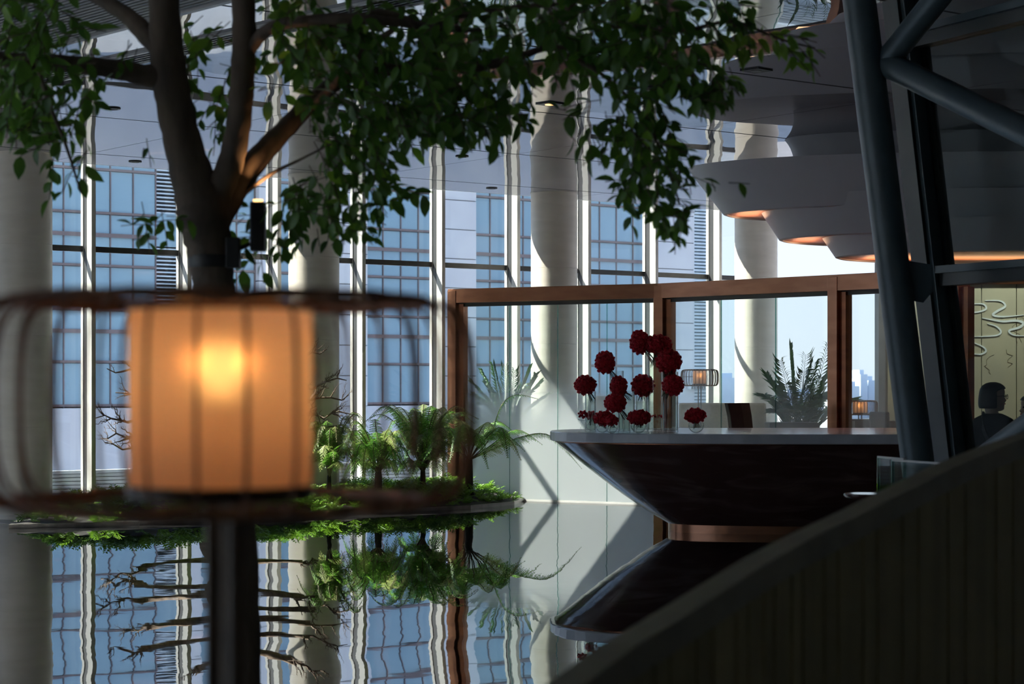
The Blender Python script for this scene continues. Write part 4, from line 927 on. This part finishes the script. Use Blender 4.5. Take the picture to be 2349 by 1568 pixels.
# ================================================================== people
def person(loc, face_yaw, body_yaw, height, label, hair_mat, top_mat, bob=True, glasses=True, strap=True):
    """standing figure; head faces face_yaw, torso body_yaw (0 = +X)"""
    t = thing('person', loc, label, 'person'); loc = Vector(loc); S = height/1.60
    RB, RH = Matrix.Rotation(body_yaw, 3, 'Z'), Matrix.Rotation(face_yaw, 3, 'Z')
    def B_(x, y, z): return loc+RB @ (Vector((x, y, z))*S)     # x forward, y left
    def H_(x, y, z): return loc+RH @ (Vector((x, y, z))*S)
    HZ = 1.48
    # head: stacked slices (z, front x, back x, half width)
    sl = [(1.365, .062, -.055, .045), (1.375, .086, -.062, .05), (1.388, .092, -.068, .056), (1.402, .088, -.074, .06), (1.412, .093, -.078, .062), (1.420, .089, -.08, .064), (1.428, .095, -.083, .066), (1.438, .092, -.086, .067), (1.447, .112, -.089, .069), (1.456, .113, -.09, .070),
          (1.468, .101, -.093, .072), (1.482, .092, -.096, .074), (1.497, .089, -.098, .0755), (1.515, .095, -.098, .076), (1.54, .093, -.094, .073), (1.565, .078, -.083, .064), (1.585, .052, -.06, .047), (1.598, .015, -.02, .015)]
    rings = []
    for z, fx, bx_, hw_ in sl:
        ring = []
        for k in range(28):
            a = 2*PI*k/28; c_, s_ = math.cos(a), math.sin(a)
            base_f = min(fx, .092 if z < 1.5 else fx)
            x = (base_f if c_ > 0 else -bx_)*c_
            if c_ > 0 and fx > base_f: x += (fx-base_f)*max(0, math.cos(a))**28
            ring.append(H_(x, hw_*s_, z))
        rings.append(ring)
    body = MB(); body.loft(rings)
    body.tube([H_(-.03, 0, 1.44), H_(-.025, 0, 1.37), B_(-.02, 0, 1.33), B_(-.02, 0, 1.29)], [.048*S, .047*S, .055*S, .07*S], 14)
    tor = [(1.345, .05, .055), (1.325, .07, .10), (1.30, .085, .15), (1.255, .095, .182), (1.15, .108, .172), (.98, .095, .135), (.88, .105, .155), (.80, .11, .165), (.74, .09, .15)]
    def torso(mb, g): mb.loft([[B_((d+g)*math.cos(2*PI*k/24)-.01, (w+g)*math.sin(2*PI*k/24), z) for k in range(24)] for z, d, w in tor])
    torso(body, 0)
    def limbs(mb, g, arms=True, legs=True, hand=False):
        for s_ in (-1, 1):
            if arms:
                sh, el, wr = B_(0, s_*.172, 1.262), B_(.0, s_*.215, .95), B_(.11, s_*.20, .74)
                mb.tube([sh, sh.lerp(el, .5), el, el.lerp(wr, .5), wr], [(.052+g)*S, (.044+g)*S, (.037+g)*S, (.033+g)*S, (.025+g)*S], 12)
                if hand:
                    pc = B_(.14, s_*.197, .69); mb.tube([wr, pc, B_(.155, s_*.195, .665)], [.025*S, .033*S, .030*S], 10)
                    for f_ in range(4):
                        o = (-.024+.016*f_); ln_ = (.062, .07, .066, .052)[f_]
                        mb.tube([B_(.152+o*.3, s_*.195+o, .665), B_(.165+o*.3, s_*.192+o, .665-ln_*.5), B_(.160+o*.3, s_*.185+o, .665-ln_)], [.0095*S, .0085*S, .0075*S], 8)
                    mb.tube([B_(.135, s_*.175, .70), B_(.165, s_*.165, .675), B_(.178, s_*.163, .645)], [.011*S, .0095*S, .008*S], 8)
            if legs:
                mb.tube([B_(0, s_*.085, .80), B_(.01, s_*.09, .46), B_(-.01, s_*.09, .08)], [(.088+g)*S, (.056+g)*S, (.042+g)*S], 12)
    limbs(body, 0, hand=True)
    for s_ in (-1, 1): body.tube([B_(-.05, s_*.09, .04), B_(.06, s_*.095, .035), B_(.16, s_*.10, .025)], [.036*S, .036*S, .024*S], 10)
    def rem(o, vx):
        m = o.modifiers.new('fuse', 'REMESH'); m.mode = 'VOXEL'; m.voxel_size = vx; m.use_smooth_shade = True
        s = o.modifiers.new('smooth', 'SMOOTH'); s.factor = .5; s.iterations = 2; return o
    rem(body.build('body', 'skin', t), .0065)
    top = MB(); torso(top, .014); limbs(top, .012, True, False); rem(top.build('black_top' if top_mat == 'cloth_black' else 'grey_top', top_mat, t), .010)
    tr2 = MB(); tr2.loft([[B_((d+.016)*math.cos(2*PI*k/24)-.01, (w+.016)*math.sin(2*PI*k/24), z) for k in range(24)] for z, d, w in tor[6:]]); limbs(tr2, .014, False, True); rem(tr2.build('trousers', 'cloth_black', t), .012)
    # hair cap: a bob that leaves the face free
    hm = MB(); rings = []
    for z, sc2, cut in ((1.605, .25, 3.2), (1.595, .60, 3.2), (1.575, .90, 3.2), (1.55, 1.06, 3.2), (1.525, 1.12, 1.25), (1.50, 1.16, 1.28), (1.47, 1.19, 1.34), (1.44, 1.21, 1.40), (1.41, 1.20, 1.46), (1.385, 1.12, 1.52)):
        ring = []
        for k in range(40):
            a = -PI+2*PI*k/40; aa = max(-cut, min(cut, 0))
            ang = a
            # angles measured from the back of the head; in front of the cut the strand folds inside
            rad_x, rad_y = .102*sc2, .082*sc2
            f = abs(abs(a)-0)
            inside = (PI-abs(a)) < cut*0 if False else False
            x, y = math.cos(a), math.sin(a)
            front = x > 0 and z < 1.53 and abs(y) < .80
            k2 = .62 if front else 1.0
            fx_ = min(x, -.02+.14) if z < 1.53 else x
            ring.append(H_((rad_x*(fx_ if x > 0 else x))*(1.0 if x <= 0 or z > 1.53 else .55)-.004, rad_y*y*k2, z))
        rings.append(ring)
    hm.loft(rings); rem(hm.build('hair', hair_mat, t), .007)
    # ears and eyes are under the bob and glasses; eyes sit in the sockets
    for s_ in (-1, 1):
        MB().lathe(H_(.078, s_*.030, 1.487), [(.002, -.009), (.008, -.006), (.010, 0), (.008, .006), (.002, .009)], 12).build('eye', 'hair_black', t)
    MB().tube([H_(.0925, -.018, 1.424), H_(.0975, 0, 1.424), H_(.0925, .018, 1.424)], [.003, .0055, .003], 8).build('lips', 'rose_red', t)
    if glasses:
        g = thing('spectacles', H_(.105, 0, 1.487), 'black rimmed glasses worn by the woman in black', 'glasses') if False else None
        for s_ in (-1, 1):
            MB().tube([H_(.105, s_*.034+.024*math.cos(2*PI*k/20), 1.483+.019*math.sin(2*PI*k/20)) for k in range(20)], .0026, 6, closed=True).build('glasses_rim', 'black_metal', t)
            MB().tube([H_(.104, s_*.058, 1.488), H_(.05, s_*.076, 1.49), H_(-.01, s_*.078, 1.485)], .0024, 6).build('glasses_temple', 'black_metal', t)
    if strap:
        pts = [B_(.115, .10, 1.16), B_(.09, .095, 1.26), B_(.0, .085, 1.345), B_(-.085, .075, 1.30), B_(-.13, .03, 1.17), B_(-.128, -.06, 1.02), B_(-.115, -.15, .90)]
        pts = smoothpath(pts, 6); mb = MB(); vs_ = []
        for i, p in enumerate(pts):
            d = (pts[min(i+1, len(pts)-1)]-pts[max(i-1, 0)]).normalized(); o = (p-(loc+Vector((0, 0, p.z-loc.z)))).normalized(); s_ = d.cross(o).normalized()*.016*S; o = o*.004
            vs_ += [p+s_+o, p-s_+o, p-s_-o, p+s_-o]
        mb.add(vs_, [(i*4+k, i*4+(k+1) % 4, i*4+4+(k+1) % 4, i*4+4+k) for i in range(len(pts)-1) for k in range(4)]); mb.build('bag_strap', 'cloth_grey', t)
    return t
YW = 16.4; hx = P(2279, YH, YW).x
person((hx, YW, 0), .05, 1.05, 1.60*(P(0, 876, YW).z/1.605), 'person with a black bob and glasses in a black top, seen in profile', 'hair_black', 'cloth_black')
person((P(2366, YH, YW+.3).x, YW+.3, 0), PI, PI-.3, 1.47, 'grey haired person cut off by the right edge', 'hair_grey', 'cloth_grey', glasses=False, strap=False)

# ================================================================== wooden parapet in the foreground
edge = [(1160, 1640, 2.85), (1255, 1568, 3.0), (1370, 1484, 3.17), (1498, 1408, 3.36), (1626, 1329, 3.58), (1711, 1278, 3.75), (1804, 1229, 3.95), (1924, 1172, 4.22), (2051, 1110, 4.55), (2200, 1042, 5.0), (2349, 990, 5.55), (2500, 950, 6.2)]
cap = smoothpath([P(*e) for e in edge], 4)
pt = thing('wooden_parapet', (cap[20].x, cap[20].y, 0), 'curved rising parapet clad in olive oak boards with a pale cap', 'parapet')
n = len(cap); mbc = MB(); vs_ = []; inn = []
for i, p in enumerate(cap):
    d = cap[min(i+1, n-1)]-cap[max(i-1, 0)]; d.z = 0; d.normalize(); nr = Vector((d.y, -d.x, 0)); inn.append(nr)   # towards the viewer side
    vs_ += [p, p+nr*.058, p+nr*.058+Vector((0, 0, -.05)), p+Vector((0, 0, -.05))]
mbc.add(vs_, [(i*4+k, i*4+(k+1) % 4, i*4+4+(k+1) % 4, i*4+4+k) for i in range(n-1) for k in range(4)]+[(3, 2, 1, 0), ((n-1)*4, (n-1)*4+1, (n-1)*4+2, (n-1)*4+3)])
mbc.build('cap_rail', 'oak_cap', pt)
for i in range(n-1):                                 # boards
    a, b = cap[i], cap[i+1]; m = (b-a)*.012
    pr = .003*(i % 3)
    q0, q1 = a+m+inn[i]*(.052+pr), b-m+inn[i+1]*(.052+pr)
    r0, r1 = a+m+inn[i]*.02, b-m+inn[i+1]*.02
    lean = Vector((0, 0, 0))
    top = [Vector((p.x, p.y, p.z-.05)) for p in (q0, q1, r1, r0)]; botp = [Vector((p.x, p.y, 0))+lean for p in (q0, q1, r1, r0)]
    MB().add(botp+top, [(3, 2, 1, 0), (4, 5, 6, 7), (0, 1, 5, 4), (1, 2, 6, 5), (2, 3, 7, 6), (3, 0, 4, 7)]).build('board', 'oak', pt)

# ================================================================== the leafy tree
YT = 7.2
tb = P(556, YH, YT); tb.z = 0
tree = thing('leafy_tree', tb, 'tall leafy tree with a forked grey trunk behind the lantern', 'tree')
def br(name, pts, par=tree, seg=16, sub=6):          # pts: (px, py, dY, radius px)
    c_ = [P(x, y, YT+dy) for x, y, dy, r in pts]; rr = [r/F*(YT+dy) for x, y, dy, r in pts]
    path = smoothpath(c_, sub); rad = []
    for i in range(len(rr)-1):
        for k in range(sub): rad.append(rr[i]+(rr[i+1]-rr[i])*k/sub)
    rad.append(rr[-1]); rad = [r*(1+.035*math.sin(i*1.7)+.02*math.sin(i*3.1)) for i, r in enumerate(rad)]
    return MB().tube(path, rad, seg).build(name, 'bark', par)
ty0 = YH+CZ*F/YT
br('trunk', [(548, ty0, 0, 64), (545, 1568, 0, 54), (540, 1300, 0, 52), (525, 1050, 0, 50), (505, 850, 0, 49), (492, 680, 0, 48), (484, 600, 0, 50), (474, 540, 0, 55), (464, 480, 0, 62), (448, 430, 0, 52), (420, 330, 0, 44), (398, 230, 0, 42), (384, 130, 0, 40), (376, 0, 0, 35), (372, -150, .1, 30)])
br('branch', [(480, 520, .0, 36), (502, 440, .0, 34), (527, 380, -.02, 31), (545, 300, -.05, 29), (555, 200, -.08, 28), (560, 80, -.1, 28), (558, -20, -.1, 27), (560, -140, -.1, 22)])
br('branch', [(490, 520, .02, 34), (535, 440, .06, 31), (590, 365, .1, 27), (650, 300, .15, 23), (720, 230, .2, 20), (780, 185, .25, 18), (850, 160, .3, 17), (960, 158, .35, 14), (1080, 155, .4, 12), (1180, 135, .4, 10), (1260, 110, .4, 7), (1400, 120, .4, 5)])
br('branch', [(375, 175, 0, 32), (330, 172, -.03, 25), (270, 160, -.08, 23), (160, 146, -.15, 20), (40, 140, -.2, 18), (-120, 120, -.3, 14)])
br('branch', [(372, 110, 0, 30), (330, 72, .03, 24), (290, 35, .08, 19), (235, 0, .14, 17), (150, -50, .25, 14)])
br('branch', [(565, 120, -.1, 20), (590, 90, -.12, 15), (625, 62, -.18, 14), (680, 50, -.22, 13), (780, 42, -.25, 13), (880, 48, -.2, 11), (990, 62, -.1, 9), (1100, 70, 0, 6)])
br('branch', [(640, 40, .2, 6), (760, 60, .25, 8), (870, 30, .3, 10), (980, 55, .32, 9), (1100, 25, .35, 7), (1280, 10, .4, 5)], seg=10)
br('branch', [(690, 270, .18, 9), (760, 200, .15, 10), (830, 120, .05, 9), (900, 70, 0, 7)], seg=10)
br('branch', [(1272, 80, .3, 7), (1300, 30, .3, 9), (1330, -30, .3, 11)], seg=10)
br('branch', [(1250, 100, .4, 6), (1380, 170, .3, 5), (1470, 260, .2, 4), (1530, 380, .15, 3), (1560, 470, .1, 2)], seg=8)
br('branch', [(1400, 60, .3, 6), (1560, 70, .2, 5), (1680, 50, .15, 4), (1790, 90, .1, 3), (1870, 110, .05, 1.5)], seg=8)
br('branch', [(560, 445, .05, 5), (620, 400, .0, 5), (690, 365, -.05, 3), (760, 330, -.1, 2)], seg=8)
br('branch', [(80, 130, -.2, 6), (110, 230, -.25, 5), (150, 330, -.3, 4), (185, 440, -.3, 2)], seg=8)
br('branch', [(440, 470, .02, 8), (470, 420, .2, 9), (490, 395, .3, 6), (520, 420, .35, 4)], seg=8)

def leaf_verts(L, wd, fold, curl):
    pts = []; rows_ = ((0, 0), (.2, .72), (.45, 1.0), (.72, .74), (.9, .26), (1.0, 0))
    v = [Vector((0, 0, 0))]
    for t_, w_ in rows_[1:-1]:
        z = -curl*L*t_*t_; v += [Vector((-wd/2*w_, L*t_, z+fold*wd*w_)), Vector((0, L*t_, z)), Vector((wd/2*w_, L*t_, z+fold*wd*w_))]
    v.append(Vector((0, L, -curl*L))); f = [(0, 2, 1), (0, 3, 2)]
    for i in range(3):
        a = 1+3*i; f += [(a, a+1, a+4, a+3), (a+1, a+2, a+5, a+4)]
    f += [(10, 11, 13), (11, 12, 13)]
    return v, f
LV = [leaf_verts(.074, .041, .14, .25), leaf_verts(.083, .045, .10, .35), leaf_verts(.064, .037, .18, .15)]
LM = {}
for i, (v, f) in enumerate(LV):
    for mt_ in ('leaf_green', 'leaf_lit_pale'): LM[(i, mt_)] = MB().add(v, f, True).mesh('leaf', mt_)
regions = [  # polygon, twigs, depth range, material
    ([(600, -40), (1740, -40), (1690, 50), (1640, 120), (1500, 210), (1380, 150), (1240, 180), (1150, 150), (1050, 260), (950, 330), (820, 200), (640, 150)], 300, (-.5, .9), 'leaf_green'),
    ([(690, 210), (830, 170), (960, 250), (900, 360), (965, 440), (880, 480), (845, 570), (790, 500), (700, 550), (670, 440), (720, 330)], 82, (-.4, .5), 'leaf_green'),
    ([(940, 180), (1230, 160), (1215, 280), (1080, 300), (960, 300)], 58, (-.4, .5), 'leaf_green'),
    ([(1290, 170), (1480, 180), (1560, 280), (1590, 380), (1715, 420), (1560, 420), (1590, 470), (1550, 560), (1490, 480), (1420, 460), (1390, 380), (1300, 310)], 80, (-.5, .3), 'leaf_green'),
    ([(1500, 90), (1680, 120), (1700, 200), (1640, 240), (1540, 220)], 36, (-.4, .3), 'leaf_green'),
    ([(1640, -30), (1760, 50), (1885, 105), (1880, 130), (1780, 130), (1660, 110)], 17, (-.2, .2), 'leaf_lit_pale'),  # right-hand tips, skylight put into the leaf colour
    ([(0, -40), (170, -40), (190, 90), (230, 180), (215, 270), (120, 320), (0, 290)], 80, (-.5, .4), 'leaf_green'),
    ([(90, 280), (210, 260), (260, 390), (195, 380), (185, 455), (115, 420)], 11, (-.4, .1), 'leaf_green'),
    ([(190, 70), (265, 110), (240, 200), (185, 190)], 5, (-.2, .2), 'leaf_green'),
    ([(318, 440), (415, 480), (420, 560), (340, 570)], 7, (-.15, .15), 'leaf_green'), ([(322, 280), (350, 290), (350, 360), (325, 350)], 2, (-.1, .1), 'leaf_green'), ([(275, 70), (345, 80), (340, 150), (285, 140)], 3, (-.2, 0), 'leaf_green'),
    ([(415, 20), (590, 10), (585, 120), (530, 310), (450, 290), (420, 180)], 26, (-.1, .5), 'leaf_green'), ([(585, 110), (690, 190), (640, 260), (590, 200)], 7, (-.2, .3), 'leaf_green'),
    ([(555, 470), (700, 390), (690, 560), (590, 600), (550, 640)], 20, (-.1, .3), 'leaf_green')]
leaves = []; twig = MB(); rt = random.Random(21)
for poly, nt_, (d0, d1), mt_ in regions:
    xs = [p[0] for p in poly]; ys = [p[1] for p in poly]; made = 0
    while made < nt_:
        x, y = rt.uniform(min(xs), max(xs)), rt.uniform(min(ys), max(ys))
        if not inpoly(x, y, poly): continue
        made += 1; Y = YT+rt.uniform(d0, d1); a = rt.uniform(-.5, .5)+(.35 if x > 600 else -.25); p = P(x, y, Y); d = Vector((math.sin(a), rt.uniform(-.35, .35), -.75*math.cos(a))).normalized()
        if rt.random() < .4: d = Vector((rt.choice((-1, 1))*.8, rt.uniform(-.4, .4), rt.uniform(-.4, .2))).normalized()
        pts = [p.copy()]; nl = rt.randint(5, 8)
        for j in range(nl):
            stp = rt.uniform(.030, .044); p = p+d*stp; d = (d+Vector((0, 0, -.08))+Vector((rt.uniform(-.12, .12), rt.uniform(-.12, .12), 0))).normalized(); pts.append(p.copy())
            ppx = CX+p.x/p.y*F; ppy = YH-(p.z-CZ)/p.y*F
            if not inpoly(ppx, ppy, poly) and rt.random() < .75: break
            side = d.cross(Vector((rt.uniform(-.5, .5), 1, rt.uniform(-.2, .2)))).normalized()*(1 if j % 2 else -1)
            ld_ = (side*.75+d*.7+Vector((0, rt.uniform(-.4, .4), -.35))).normalized()
            up = Vector((rt.uniform(-.6, .6), rt.uniform(-1, .3), rt.uniform(.1, .9))); xx = ld_.cross(up).normalized(); zz = xx.cross(ld_)
            m4 = Matrix.Translation(p) @ Matrix((xx, ld_, zz)).transposed().to_4x4() @ Matrix.Scale(rt.uniform(.62, 1.05), 4)
            leaves.append((p.y, rt.randint(0, 2), mt_ if (mt_ == 'leaf_lit_pale' or rt.random() > .06) else 'leaf_lit_pale', m4, 0 < ppx < 2349 and 0 < ppy < 1568))
        twig.tube(pts, [.0022]*len(pts), 4, caps=False)
leaves.sort(key=lambda l: (not l[4], l[0]))
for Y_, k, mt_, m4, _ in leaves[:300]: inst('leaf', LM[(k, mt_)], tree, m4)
for mt_ in ('leaf_green', 'leaf_lit_pale'):
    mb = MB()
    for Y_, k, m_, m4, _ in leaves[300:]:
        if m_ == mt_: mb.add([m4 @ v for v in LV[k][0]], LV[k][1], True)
    tag(mb.build('foliage' if mt_ == 'leaf_green' else 'lit_pale_foliage', mt_, tree), kind='stuff')
tag(twig.build('twigs', 'twig', tree), kind='stuff')
print('LEAVES', len(leaves))

# strap, spotlight box and hanging rod on the tree
sp = thing('tree_spotlight', P(592, 520, YT-.1), 'black box spotlight strapped to the tree trunk', 'spotlight')
MB().lathe(P(485, 600, YT), [(.083, -.022), (.0845, -.018), (.0845, .018), (.083, .022)], 32, cap=False).build('strap', 'black_metal', sp)
bevel(MB().box(P(592, 520, YT-.02), (.052, .06, .175)).build('housing', 'black_metal', sp), .004)
for k in range(5): MB().box(P(582+5*k, 520, YT-.055), (.0025, .012, .165)).build('cooling_fin', 'black_metal', sp)
bevel(MB().box(P(535, 580, YT-.04), (.05, .05, .11)).build('driver_box', 'black_metal', sp), .004)
MB().tube([P(545, 572, YT-.03), P(572, 560, YT-.03), P(592, 560, YT-.03)], .008, 8).build('bracket', 'black_metal', sp)
MB().lathe(P(592, 458, YT-.02), [(.018, -.006), (.018, .001)], 16).build('lens', 'downlight_glow', sp)
sl_ = bpy.data.lights.new('spot_light', 'SPOT'); sl_.energy = 1.8; sl_.color = (1, .52, .22); sl_.spot_size = 1.2; sl_.shadow_soft_size = .02
so = bpy.data.objects.new('spot_light', sl_); link(so, sp, Matrix.Translation(P(592, 452, YT-.02)) @ Matrix.Rotation(PI-.12, 4, 'X'))
rd = thing('hanging_rod', P(803, 165, YT+.25), 'thin grey rod hanging from the ceiling to a branch', 'rod')
pp = P(803, 165, YT+.25); MB().tube([pp, Vector((pp.x, pp.y, CEIL))], .0065, 8).build('rod', 'slat_grey', rd); MB().lathe(Vector((pp.x, pp.y, CEIL)), [(.03, -.02), (.03, -.001)], 16).build('ceiling_rose', 'slat_grey', rd)
MB().tube([pp+Vector((.032*math.cos(2*PI*k/16), 0, .02*math.sin(2*PI*k/16)-.01)) for k in range(16)], .004, 6, closed=True).build('loop', 'slat_grey', rd)
